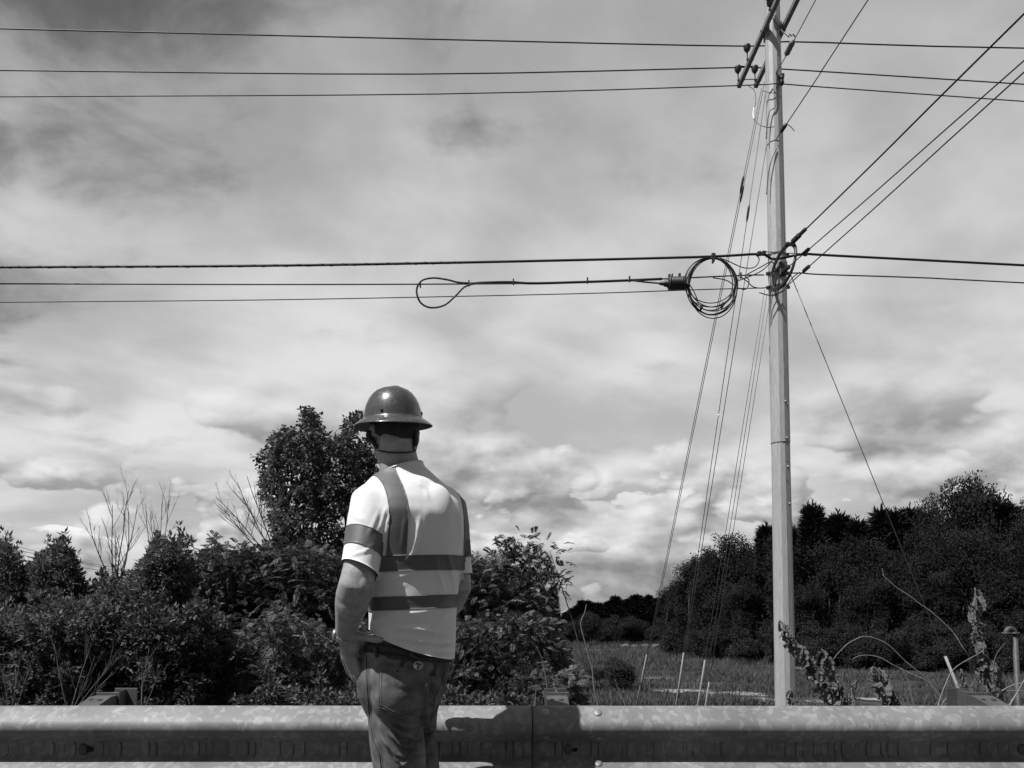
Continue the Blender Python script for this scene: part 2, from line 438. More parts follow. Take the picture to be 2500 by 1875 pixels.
def build_rail():
    root = empty('guardrail', (w(1150, 1600, YV).x, YV + .25, 0))
    tag(root, 'galvanised steel W-beam guardrail along the road shoulder, behind the man', 'guardrail')
    splice = w(1150, 1600, 2.97).x
    edges = [splice - 7.62, splice - 3.81, splice, splice + 3.81, splice + 7.62]
    th = .0034
    for i in range(4):
        x0, x1 = edges[i], edges[i + 1]
        off = .0042 * (i % 2) if i < 2 else .0042 * (i % 2)
        lap = .32 if i % 2 == 1 else 0.0
        # the panel right of the splice lies over its neighbour
        front = i in (0, 2)
        fo = .0045 if front else 0.0
        a, b = x0, x1
        if not front: a, b = x0 - .0, x1 + .30
        if not front and i == 1: a, b = x0 + .02 - .3, x1 + .31
        if not front and i == 3: a, b = x0 - .3, x1
        V = []; F = []; n = len(PROF); xs = np.linspace(a, b, 60)
        for x in xs:
            for z, d in PROF: V.append(Vector((x, YV - d - fo + .0016 * mnoise.noise(Vector((x * 2.2, z * 7, 1.0))), z + .0010 * mnoise.noise(Vector((x * 1.1, 3.0, 0))))))
        for x in xs:
            for z, d in PROF: V.append(Vector((x, YV - d - fo + th + .0016 * mnoise.noise(Vector((x * 2.2, z * 7, 1.0))), z + .0010 * mnoise.noise(Vector((x * 1.1, 3.0, 0))))))
        m = len(xs); o = m * n
        for j in range(m - 1):
            for k in range(n - 1):
                F.append((j * n + k, j * n + k + 1, (j + 1) * n + k + 1, (j + 1) * n + k))
                F.append((o + j * n + k, o + (j + 1) * n + k, o + (j + 1) * n + k + 1, o + j * n + k + 1))
            F.append((j * n, (j + 1) * n, o + (j + 1) * n, o + j * n))
            F.append((j * n + n - 1, o + j * n + n - 1, o + (j + 1) * n + n - 1, (j + 1) * n + n - 1))
        for j in (0, m - 1):
            for k in range(n - 1):
                q = (j * n + k, o + j * n + k, o + j * n + k + 1, j * n + k + 1)
                F.append(q if j == 0 else q[::-1])
        mesh_obj('beam_panel', V, F, MAT['rail'], root)
    for sx in (splice, splice + 3.81 + .30, splice - 3.81 - .30):     # dark strip painted for the shade in the lap of two panels
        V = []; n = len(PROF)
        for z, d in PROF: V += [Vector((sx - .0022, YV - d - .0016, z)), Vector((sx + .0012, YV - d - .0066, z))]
        mesh_obj('lap_shade', V, [(2 * k, 2 * k + 1, 2 * k + 3, 2 * k + 2) for k in range(n - 1)], MAT['dark'], root)
    head = [(.0001, .0085), (.006, .0083), (.011, .0070), (.0155, .0045), (.0172, .0015), (.0172, -.004)]
    def bolt(x, z, name='splice_bolt', mat='bolt', sc=1.0, fwd=.0046, par=root, flat=1.0):
        d, _ = prof_at(z); nrm = rail_normal(z)
        R = nrm.to_track_quat('Z', 'X').to_matrix().to_4x4()
        S = Matrix.Diagonal((1.25 * sc, 1.0 * sc, flat * sc, 1))
        V, F = lathe(head, Matrix.Translation((x, YV - d - fwd, z)) @ R @ S, 18)
        return mesh_obj(name, V, F, MAT[mat], par)
    for sx in (splice, splice + 3.81, splice - 3.81):
        for dx in (.052, .262):
            for z in (.668, .566, .470, .358): bolt(sx + dx, z)
    # posts with blockouts, post bolts in slotted holes
    for px in (181 - 1024, 181, 1227, 2206, 2206 + 1024):
        x = w(px, 1612, YV).x; z = .516
        n = 20; V = []; F = []
        for k in range(n):
            a = 2 * math.pi * k / n
            V.append(Vector((x + .010 + .011 * math.cos(a) + math.copysign(.019, math.cos(a)), YV - .0052, z + .0105 * math.sin(a))))
        V2 = [v + Vector((0, .004, 0)) for v in V]
        F = [tuple(range(n))[::-1]] + [(k, (k + 1) % n, n + (k + 1) % n, n + k) for k in range(n)]
        mesh_obj('bolt_slot', V + V2, F, MAT['dark'], root, smooth=False)
        bolt(x, z, 'post_bolt', 'post', 1.05, .0058)
        # steel post: two flanges and a web, set behind the blockout
        pz = w(1200, 1489, 3.36).z
        xp = x - .028
        post = mesh_obj('post', *join(box((xp, YV + .225, pz / 2 - .45), .102, .007, pz + .9, bev=.001),
                                      box((xp, YV + .30, pz / 2 - .452), .006, .143, pz + .896, bev=.001),
                                      box((xp, YV + .375, pz / 2 - .45), .102, .007, pz + .9, bev=.001)), MAT['post'], root, smooth=False)
        # blockout: channel whose top is cut down towards the beam
        y0, y1 = YV + .006, YV + .2205
        h0, h1 = .66, pz - .012
        def prism(xa, xb):
            V = [Vector((xa, y0, .36)), Vector((xa, y1, .36)), Vector((xa, y1, h1)), Vector((xa, y1 - .05, h1)), Vector((xa, y0, h0)),
                 Vector((xb, y0, .36)), Vector((xb, y1, .36)), Vector((xb, y1, h1)), Vector((xb, y1 - .05, h1)), Vector((xb, y0, h0))]
            return V, [(0, 1, 2, 3, 4), (9, 8, 7, 6, 5), (0, 5, 6, 1), (1, 6, 7, 2), (2, 7, 8, 3), (3, 8, 9, 4), (4, 9, 5, 0)]
        blk = mesh_obj('blockout', *join(prism(xp - .05, xp - .044), prism(xp + .034, xp + .040), prism(xp - .0437, xp + .0337)), MAT['post'], root, smooth=False)
        # shallow notch plates and a hole in the sloped top
        sl_ = Vector((0, y0 - (y1 - .05), h0 - h1)).normalized(); nn = Vector((0, -sl_.z, sl_.y)) * (1 if sl_.y < 0 else -1)
        nn = Vector((0, sl_.z, -sl_.y)); nn = nn if nn.z > 0 else -nn
        for dx, t, r in ((.012, .035, .011), (-.028, .03, .009)):
            p = Vector((xp + dx, y1 - .05, h1)) + sl_ * t
            V, F = lathe([(.0001, .0012), (r, .0011), (r, -.003)], Matrix.Translation(p) @ nn.to_track_quat('Z', 'X').to_matrix().to_4x4() , 14)
            mesh_obj('bolt_hole', V, F, MAT['dark'], blk, smooth=False)
    settle(root)
build_rail()

# ------------------------------------------------------------------ the utility pole and everything strung on it
YP = 16.7
PB = w(1697, 1525, YP); PX = PB.x
POLE_PY = [(1525, 43), (957, 37.5), (560, 35), (85, 30.1), (-60, 28.5)]
def ring12(c, r, rot=.13):
    return [Vector((c.x + r * math.cos(rot + 2 * math.pi * k / 12), c.y + r * math.sin(rot + 2 * math.pi * k / 12), c.z)) for k in range(12)]
def pole_z(py): return w(1690, py, YP).z
def pole_r(z):
    zs = [pole_z(p) for p, _ in POLE_PY]; rs = []
    for p, wd in POLE_PY:
        q = w(1690, p, YP); dep = q.y * math.cos(PITCH) + (q.z - CAMZ) * math.sin(PITCH)
        rs.append(wd * K * dep / FPX / 2)
    return float(np.interp(z, zs, rs))
def build_pole():
    gz = zt(PX, YP) - .3
    root = empty('utility_pole', (PX, YP, gz + .3))
    tag(root, 'tall tapered twelve-sided galvanised steel utility pole with crossarms', 'utility pole')
    zj = pole_z(957); ztop = pole_z(-60)
    def section(name, z0, z1, add):
        zs = np.linspace(z0, z1, 12); V = []; F = []
        for z in zs: V += ring12(Vector((PX, YP, z)), pole_r(z) * 1.02 + add)
        for i in range(len(zs) - 1):
            for k in range(12): F.append((i * 12 + k, i * 12 + (k + 1) % 12, (i + 1) * 12 + (k + 1) % 12, (i + 1) * 12 + k))
        F += [tuple(reversed(range(12))), tuple(range(len(V) - 12, len(V)))]
        return mesh_obj(name, V, F, MAT['pole'], root, smooth=False)
    section('lower_shaft', gz, zj + .3, 0.0); section('upper_shaft', zj, ztop, .009)
    # joint ring
    V, F = lathe([(pole_r(zj) + .013, -.012), (pole_r(zj) + .016, 0), (pole_r(zj) + .013, .012)], Matrix.Translation((PX, YP, zj)), 12)
    mesh_obj('joint_band', V, F, MAT['arm'], root, smooth=False)
    # step bolts and drilled holes down the near right flat
    def on_face(px, py, name, r, l, mat):
        q = w(px, py, YP); ax = q.x - PX; rr = pole_r(q.z) * 1.0 + .006
        ax = max(min(ax, rr * .93), -rr * .93); ang = -math.acos(ax / rr)
        k = (ang - .13) / (math.pi / 6); ang2 = .13 + (math.floor(k) + .5) * math.pi / 6   # centre of that flat
        nr = Vector((math.cos(ang2), math.sin(ang2), 0)); 
        c = Vector((PX + math.cos(ang) * rr * .985, YP + math.sin(ang) * rr * .985, q.z))
        V, F = lathe([(.0001, l), (r * .7, l), (r, l * .6), (r, -.02)], Matrix.Translation(c) @ nr.to_track_quat('Z', 'Y').to_matrix().to_4x4(), 8)
        mesh_obj(name, V, F, MAT[mat], root, smooth=False)
    for px, py in ((1689, 872), (1692, 950), (1695, 1011), (1699, 1090)): on_face(px, py, 'step_bolt', .028, .05, 'bolt')
    for py in (60, 75, 90, 105, 130, 150, 350, 360, 372, 443, 458, 466, 478, 488, 600, 615): on_face(1674 + py * .012, py, 'drilled_hole', .016, .004, 'dark')
    for py in (1000, 1040, 935): on_face(1694, py, 'drilled_hole', .012, .004, 'dark')
    # crossarms: two squared arms run across the road, one on each side of the shaft
    za = w(1795 / K, 205 / K, 18.5).z
    xl = PX - pole_r(za) - .055; xr = PX + pole_r(za) + .055
    ins_prof = [(.0001, .21), (.045, .21), (.075, .195), (.088, .17), (.09, .15), (.082, .135), (.086, .115), (.075, .10), (.078, .08), (.055, .05), (.035, .02), (.022, 0), (.014, -.01), (.012, -.16)]
    HEADS = []
    for xa, ins in ((xl, ((17.62, 1), (18.36, 1), (16.05, 2))), (xr, ((18.36, 1),))):
        arm = mesh_obj('crossarm', *beam((xa, 14.4, za), (xa, 18.55, za), .095, .12), MAT['arm'], root, smooth=False)
        for y, kind in ins:
            side = -.055
            V, F = lathe(ins_prof, Matrix.Translation((xa + side - .03, y, za + .17)), 16)
            mesh_obj('insulator', V, F, MAT['insul'], arm)
            mesh_obj('pin_bracket', *join(box((xa + side - .025, y, za + .0), .045, .05, .05, bev=.004), tube([(xa - .1, y, za), (xa + .08, y, za)], .012, 6)), MAT['steelwire'], arm, smooth=False)
            HEADS.append(Vector((xa + side - .03, y, za + .36)))
        # through bolts at the arm ends
        mesh_obj('arm_end_plate', *box((xa, 18.56, za), .11, .012, .135, bev=.003), MAT['post'], arm, smooth=False)
    for q in (tube([(xl, 18.3, za - .02), (xr + .06, 18.3, za - .02)], .012, 6), tube([(xl - .08, YP - .02, za), (xr + .08, YP - .02, za)], .018, 8)): mesh_obj('arm_spacer', *q, MAT['steelwire'], root)
    # gusset plate behind the left arm, shadowed bracket
    for q in (xl + .06, xr - .06): mesh_obj('arm_bracket', *box((q, YP, za - .02), .02, .30, .34, bev=.004), MAT['arm'], root, smooth=False)
    # black post-top insulator stack above the arms
    c = w(1665, 8, YP - .35)
    V, F = lathe([(.0001, .30), (.05, .30), (.075, .27), (.075, .25), (.045, .235), (.085, .20), (.085, .175), (.05, .16), (.095, .12), (.095, .095), (.05, .08), (.09, .045), (.06, .02), (.03, 0), (.03, -.12)], Matrix.Translation(c + Vector((0, 0, -.06))), 16)
    mesh_obj('stack_insulator', V, F, MAT['insul'], root)
    # clamp of the neutral wire
    cz = w(1676, 182, YP)
    fx = PX + .06; fy = YP - pole_r(cz.z) - .02
    mesh_obj('neutral_clamp', *join(box((fx + .05, fy - .01, cz.z + .06), .12, .08, .09, bev=.01), lathe([(.0001, .1), (.045, .1), (.055, .04), (.04, .0), (.055, -.05), (.04, -.1), (.0001, -.1)], Matrix.Translation((fx + .05, fy - .03, cz.z - .06)), 12), tube([(fx + .05, fy, cz.z + .12), (fx + .05, fy - .05, cz.z - .2)], .02, 6)), MAT['insul'], root)
    # comm attachment hardware: bands, cleats, a small junction box on the face
    for py in (553, 592, 622):
        z = pole_z(py); r = pole_r(z) * 1.02
        V, F = lathe([(r + .012, -.025), (r + .017, -.02), (r + .017, .02), (r + .012, .025)], Matrix.Translation((PX, YP, z)), 12)
        mesh_obj('pole_band', V, F, MAT['post'], root, smooth=False)
        for sx in (-1, 1):
            mesh_obj('band_clamp', *join(box((PX + sx * (r + .04), YP - .03, z), .08, .05, .06, bev=.006), tube([(PX + sx * (r + .03), YP - .1, z + .01), (PX + sx * (r + .03), YP + .06, z - .01)], .014, 6)), MAT['steelwire'], root, smooth=False)
    z = pole_z(592); r = pole_r(z)
    mesh_obj('junction_box', *box((PX + .045, YP - r - .055, z + .02), .17, .10, .32, bev=.012), MAT['post'], root, smooth=False)
    # ground wires lying on the shaft
    def strand(pts, rad, mat, name='ground_wire'):
        V, F = tube(spline(pts, 6), rad, 6); mesh_obj(name, V, F, MAT[mat], root)
    strand([w(1677, 150, YP - .2), w(1677, 180, YP - .2), w(1675, 228, YP - .21), w(1663, 240, YP - .19), w(1658, 262, YP - .17), w(1655, 300, YP - .15)], .012, 'steelwire')
    strand([w(1677, 320, YP - .21), w(1667, 345, YP - .2), w(1660, 375, YP - .17), w(1656, 420, YP - .15)], .012, 'steelwire')
    strand([w(1828 / K, 210 / K, 18.3), w(1842 / K, 222 / K, 17.6), w(1845 / K, 250 / K, 17.2), w(1841 / K, 263 / K, 17.0)], .009, 'steelwire', 'jumper_wire')
    strand([w(1841 / K, 263 / K, 17.0), w(1838.5 / K, 278 / K, 16.9), w(1841 / K, 292 / K, 16.75)], .015, 'white', 'jumper_sleeve')
    strand([w(1841 / K, 292 / K, 16.75), w(1855 / K, 305 / K, 16.55), w(1875 / K, 311 / K, 16.46), w(1890 / K, 309 / K, 16.42)], .009, 'steelwire', 'jumper_wire')
    strand([w(1862 / K, 222 / K, YP - .1), w(1880 / K, 226 / K, YP - .2), w(1893 / K, 228 / K, YP - .2)], .008, 'steelwire', 'jumper_wire')
    # jumpers looping round the comm attachments
    J = [[(1630, 548), (1640, 560), (1630, 577), (1605, 578), (1575, 565), (1555, 557)],
         [(1600, 598), (1614, 608), (1628, 620), (1650, 622), (1668, 615)],
         [(1540, 600), (1570, 606), (1595, 622), (1612, 624), (1618, 606), (1610, 597)],
         [(1596, 606), (1640, 588), (1662, 570), (1672, 556)],
         [(1612, 594), (1645, 576), (1668, 566), (1676, 590), (1670, 630)],
         [(1668, 640), (1690, 628), (1712, 600), (1728, 588)],
         [(1640, 632), (1665, 638), (1690, 630), (1704, 618)]]
    for j in J:
        strand([w(a, b, YP - .28 - .03 * math.sin(a)) for a, b in j], .012, 'wire', 'jumper_cable')
    settle(root)
    return HEADS, za
HEADS, ZARM = build_pole()

def line(name, pts, r, mat, label, cat, sub=4, n=6, extras=None, group=None):
    root = mesh_obj(name, *tube(spline(pts, sub), r, n), MAT[mat]); tag(root, label, cat, group)
    return root
def ext(a, b, s):            # continue a straight span beyond b
    return Vector(b) + (Vector(b) - Vector(a)).normalized() * s
def wires():
    # --- along the road, at the crossarms
    h1 = HEADS[0]; h2 = HEADS[1]; h3 = HEADS[3]
    l = w(0, 62, 17.0); r = w(2212, 104, 17.9); m = w(900, 84, 17.35)
    line('power_line', [ext(m, l, 16), l, m, h1 + Vector((0, 0, -.02)), w(1700, 90, 17.65), r, ext(h1, r, 16)], .017, 'wire', 'topmost thick power line crossing the whole picture at the crossarms', 'power line')
    l = w(0, 152, 17.9); r = w(2212, 182, 18.6); m = w(900, 160, 18.1)
    line('power_line', [ext(m, l, 16), l, m, h2 + Vector((0, 0, -.02)), h3 + Vector((0, 0, -.02)), r, ext(h3, r, 16)], .017, 'wire', 'second thick power line from the top, on the far end insulators', 'power line')
    c = w(1676, 181, YP - .24); l = w(0, 209, 16.2); r = w(2212, 219, 16.8); m = w(950, 203, 16.4)
    line('neutral_wire', [ext(m, l, 16), l, m, w(1590, 185, YP - .15), c, w(1775, 188, YP - .1), r, ext(c, r, 16)], .013, 'wire', 'thin bare neutral wire just below the crossarm ends', 'power line')
    # --- comm level
    c = w(1672, 560, YP - .26)
    l = w(0, 577, 15.8); m = w(560, 574, 16.0); r = w(2212, 573, 16.7)
    k = line('telephone_cable', [ext(m, l, 16), l, m, w(1000, 567, 16.2), w(1500, 555.5, 16.35), w(1640, 549, 16.4), c, w(1735, 549, 16.45), w(1800, 552, 16.5), r, ext(w(1800, 552, 16.5), r, 16)], .028, 'wire', 'thick lashed telephone cable, highest of the three mid-height cables', 'cable')
    # lashing wire wound round the strand
    P = spline([l, m, w(1000, 567, 16.2)], 60); V = []; F = []
    fr = frames(P); hel = [p + (u * math.cos(i * 1.1) + v * math.sin(i * 1.1)) * .030 for i, (p, t, u, v) in enumerate(fr)]
    mesh_obj('lashing_wire', *tube(hel, .007, 4), MAT['steelwire'], k)
    V, F = tube([w(x, y + dy, YP - .3) for x, y, dy in ((1640, 549, -3), (1656, 545, -1), (1700, 547, 0), (1735, 549, -1))], .011, 5)
    mesh_obj('support_strand', V, F, MAT['steelwire'], k)
    for x, y in ((1541, 553), (1640, 549), (1650, 548), (1740, 549)):
        mesh_obj('strand_clamp', *box(w(x, y - 1, 16.38), .09, .07, .10, bev=.01), MAT['wire'], k, smooth=False)
    c = w(1650, 594, YP - .25); l = w(0, 613, 15.9); m = w(560, 614.5, 16.05)
    k = line('fibre_cable', [ext(m, l, 16), l, m, w(1000, 613.5, 16.2), w(1200, 611, 16.25), w(1420, 603, 16.3), w(1600, 595, 16.38), c], .015, 'wire', 'middle of the three mid-height cables, carrying the black splice case', 'cable')
    # the doubled slack bundle tied to it and its teardrop loop
    mesh_obj('slack_bundle', *tube(spline([w(x, y, 16.22 + .0002 * (x - 1000)) for x, y in ((1010, 614), (1040, 611), (1100, 609.5), (1150, 612), (1250, 609.5), (1350, 606), (1430, 602.5))], 6), .030, 8), MAT['wire'], k)
    mesh_obj('slack_loop', *tube(spline([w(x, y, 16.2) for x, y in ((1022, 612), (990, 610), (965, 604), (935, 600.5), (910, 607), (900, 628), (908, 653), (930, 664.5), (960, 659), (985, 638), (1003, 620), (1025, 612))], 8), .022, 8), MAT['wire'], k)
    for x, y in ((908, 615), (1013, 612), (1109, 609), (1269, 606), (1360, 603), (1452, 598), (1600, 595)):
        mesh_obj('cable_tie', *box(w(x, y, 16.24), .03, .07, .13, bev=.006), MAT['wire'], k, smooth=False)
    mesh_obj('feeder_tail', *tube(spline([w(1355, 604.5, 16.28), w(1390, 609, 16.25), w(1425, 612, 16.25)], 6), .018, 6), MAT['wire'], k)
    # splice case: ribbed drum with a necked end
    a, b = w(1424, 612.5, 16.22), w(1480, 611.5, 16.22); d = (b - a); L_ = d.length
    prof = [(.0001, 0), (.03, 0), (.035, .02), (.05, .10), (.075, .13), (.075, .17), (.10, .19), (.118, .21), (.15, .215), (.15, .25), (.138, .26)]
    for i in range(9):
        t = .27 + i * (L_ - .34) / 9; prof += [(.138, t), (.146, t + .008), (.146, t + .018), (.138, t + .026)]
    prof += [(.15, L_ - .05), (.15, L_ - .015), (.13, L_), (.0001, L_)]
    case = mesh_obj('splice_case', *lathe(prof, Matrix.Translation(a) @ d.to_track_quat('Z', 'Y').to_matrix().to_4x4(), 20), MAT['insul'])
    tag(case, 'black ribbed drum-shaped splice case hung on the middle cable beside the coil', 'splice case')
    for q in ((1446, 600), (1468, 598)): mesh_obj('hanger_clamp', *box(w(q[0], q[1], 16.2), .05, .06, .16, bev=.01), MAT['wire'], case, smooth=False)
    c = w(1650, 622, YP - .24); l = w(0, 653, 15.9); m = w(560, 648, 16.05)
    line('drop_cable', [ext(m, l, 16), l, m, w(1000, 640, 16.2), w(1300, 633, 16.3), w(1500, 626, 16.38), c], .011, 'wire', 'thinnest and lowest of the three mid-height cables', 'cable')
    r = w(2212, 611, 16.8)
    line('drop_cable', [w(1700, 590, YP - .22), w(1735, 590, 16.5), w(1775, 593, 16.52), w(1990, 600, 16.6), r, ext(w(1990, 600, 16.6), r, 16)], .015, 'wire', 'thin cable leaving the pole to the right below the thick one', 'cable')
    # storage coil seen face on
    rng = random.Random(4); root = empty('cable_coil', w(1537, 555, 16.3))
    tag(root, 'large round coil of black cable hanging from the thick cable left of the pole', 'cable coil')
    for i in range(9):
        cx, cy = 1537 + rng.uniform(-4, 4), 557 + rng.uniform(-1, 2)
        rx = 48 + rng.uniform(-2, 8) + (4 if i == 0 else 0); ry = 51 + i * 1.9 + rng.uniform(-1.5, 1.5)
        pts = []
        for k in range(49):
            a = 2 * math.pi * k / 48
            pts.append(w(cx + rx * math.sin(a), cy + ry * (1 - math.cos(a)) * .985, 16.2 + .015 * (i - 3) + .02 * math.sin(a * 2 + i)))
        mesh_obj('cable_turn', *tube(pts, .0125, 6), MAT['wire'], root)
    mesh_obj('cable_tail', *tube(spline([w(x, y, 16.15) for x, y in ((1482, 608), (1490, 640), (1502, 660), (1508, 654), (1500, 632), (1488, 612))], 5), .012, 6), MAT['wire'], root)
    for x, y in ((1541, 562), (1515, 664), (1560, 660)): mesh_obj('cable_tie', *box(w(x, y, 16.2), .04, .16, .10, bev=.01), MAT['wire'], root, smooth=False)
    settle(root)
    # coil on the pole, lying in the plane of the spans that cross the road
    root = empty('cable_coil', w(1692, 540, YP - .4)); tag(root, 'narrow upright bundle of coiled cable strapped to the face of the pole', 'cable coil')
    dirA = Vector((.17, -1, 0)).normalized(); c0 = w(1692, 576, YP - .62)
    for i in range(6):
        pts = []; rr = .47 + .012 * (i % 3); ofs = Vector((.016 * (i % 2) - .008, .0, .008 * (i - 3)))
        for k in range(41):
            a = 2 * math.pi * k / 40
            pts.append(c0 + ofs + dirA * (rr * .86 * math.cos(a)) + Vector((0, 0, rr * math.sin(a))) + Vector((.10 * math.sin(a + .4), 0, 0)))
        mesh_obj('cable_turn', *tube(pts, .020, 6), MAT['wire'], root)
    for q in ((-.08, .18, -.40), (.05, -.1, .46)): mesh_obj('cable_tie', *box(c0 + Vector(q), .07, .12, .065, bev=.01), MAT['wire'], root, smooth=False)
    settle(root)
    # --- spans that cross the road over the viewer's right shoulder
    def cross(name, p0, p1, r, mat, label, clamps=()):
        a = w(*p0); b = w(*p1)
        o = line(name, [a, a.lerp(b, .5) - Vector((0, 0, .02)), b, ext(a, b, 14)], r, mat, label, 'cable')
        for t, s in clamps:
            p = a.lerp(b, t); d = (b - a).normalized(); mesh_obj('dead_end_grip', *box(p, .07 * s, .22 * s, .07 * s, d.to_track_quat('Y', 'Z').to_matrix(), .012), MAT['wire'], o, smooth=False)
        return o
    cross('crossing_cable', (1678, 556, YP - .3), (2212, 30, 10.0), .017, 'wire', 'steepest of three thick cables running from the pole to the upper right corner', ((.12, 1.3), (.16, 1.0)))
    cross('crossing_cable', (1690, 588, YP - .3), (2212, 131, 10.7), .013, 'wire', 'middle of three thick cables running from the pole to the right edge', ((.14, 1.0), (.02, 1.2)))
    cross('crossing_cable', (1700, 618, YP - .3), (2212, 156, 10.5), .013, 'wire', 'lowest of three thick cables running from the pole to the right edge', ((.12, 1.0),))
    o = cross('span_wire', (1676, 160, YP - .2), (1762, 0, 14.9), .010, 'steelwire', 'thin wire with a grey strain insulator, rising right from the pole top')
    a, b = w(1697, 121, 16.05), w(1714, 87, 15.75); d = b - a
    V, F = lathe([(.0001, 0), (.02, 0), (.03, .02), (.06, .05), (.068, .09), (.06, .13), (.068, .17), (.06, .21), (.068, .26), (.066, .31), (.05, .35), (.02, .37), (.0001, .37)], Matrix.Translation(a) @ d.to_track_quat('Z', 'Y').to_matrix().to_4x4() @ Matrix.Scale(d.length / .37, 4, (0, 0, 1)), 14)
    mesh_obj('strain_insulator', V, F, MAT['strain'], o)
    hp = [w(1703 + 7 * i / 3 * 1.0 - 2, 76 + 2.5 * math.sin(i * 2.1), 15.75) for i in range(8)]
    mesh_obj('coiled_tail', *tube(spline([w(1664, 32, 16.4), w(1685, 62, 16.1), w(1703, 79, 15.8)] + hp[1:] + [w(1716, 80, 15.72)], 4), .012, 6), MAT['steelwire'], o)
    o = cross('span_wire', (1676, 302, YP - .22), (1875, 0, 13.3), .012, 'steelwire', 'thin wire rising right from a clamp halfway up the upper pole', ((.10, 1.0),))
    mesh_obj('wire_tail', *tube(spline([w(1693, 268, 16.2), w(1700, 268, 16.2), w(1710, 276, 16.2), w(1716, 283, 16.2)], 4), .009, 5), MAT['steelwire'], o)
    # --- guys
    G = [((1645, 190), (1397, 1414), 25.0, 'leftmost guy wire, front strand of the pair to the far anchor', .010),
         ((1652, 176), (1400, 1414), 25.1, 'guy wire paired with the leftmost one, just right of it', .010),
         ((1655, 192), (1477, 1410), 21.7, 'guy wire with a turnbuckle link, running to the middle anchor tube', .010),
         ((1658, 300), (1480, 1409), 21.6, 'guy wire starting at mid pole, right strand to the middle anchor', .010),
         ((1652, 626), (1523, 1426), 20.0, 'left one of three guy wires from the cable level to the near anchor', .0075),
         ((1657, 634), (1532, 1427), 20.05, 'middle one of three guy wires from the cable level to the near anchor', .0075),
         ((1664, 642), (1539, 1430), 20.1, 'right one of three guy wires from the cable level to the near anchor', .0075)]
    for i, (t, b, Yb, lab, r) in enumerate(G):
        a = w(t[0], t[1], YP + .12); e = w(b[0], b[1], Yb); d = (e - a).normalized()
        gz = zt(e.x, Yb); tt = (gz - .2 - a.z) / d.z; foot = a + d * tt
        o = mesh_obj('guy_wire', *tube([a, a.lerp(e, .5), e, foot], r, 5), MAT['steelwire']); tag(o, lab, 'guy wire')
        links = {0: (375,), 1: (395,), 2: (440,)}.get(i, ())
        for py in links:
            s = (py - t[1]) / (b[1] - t[1]); zt_ = w(0, py, YP).z
            # find the point on the guy with that row
            p = min((a.lerp(e, q / 400) for q in range(401)), key=lambda p: abs((HOR - (p.z - CAMZ) / p.y * FPX) - py * K))
            mesh_obj('turnbuckle', *join(tube([p - d * .22, p - d * .1, p + d * .1, p + d * .22], [.012, .03, .03, .012], 8)), MAT['steelwire'], o)
        if i in (0, 2, 4, 6):
            L0 = {0: 0.0, 2: 0.0, 4: .0, 6: .5}[i]
            mesh_obj('guy_guard', *tube([e + d * L0 * 1.2, foot], .025, 8), MAT['guard'], o)
    a = w(1706, 588, YP + .05); e = w(2042, 1418, 17.4); d = (e - a).normalized(); gz = zt(e.x, e.y)
    foot = a + d * ((gz - .2 - a.z) / d.z)
    o = mesh_obj('guy_wire', *tube([a, a.lerp(e, .5), e, foot], .010, 5), MAT['steelwire']); tag(o, 'lone guy wire slanting down to the right of the pole', 'guy wire')
    mesh_obj('guy_guard', *tube([e, foot], .034, 8), MAT['guard'], o)
    # --- distant lines low over the left bushes
    for i, pp in enumerate((((-40, 1318), (13, 1327), (80, 1344), (177, 1367), (284, 1386), (420, 1408)), ((-40, 1327), (15, 1337), (100, 1355), (183, 1371), (284, 1393), (420, 1416)), ((-40, 1334), (18, 1347), (100, 1365), (192, 1384), (281, 1398), (420, 1424)))):
        P = [W(x, y, 55) for x, y in pp]
        line('distant_power_line', [ext(P[1], P[0], 25)] + P + [ext(P[-2], P[-1], 25)], .020, 'wire', ('upper', 'middle', 'lowest')[i] + ' of three faint distant wires above the left bushes', 'power line')
wires()
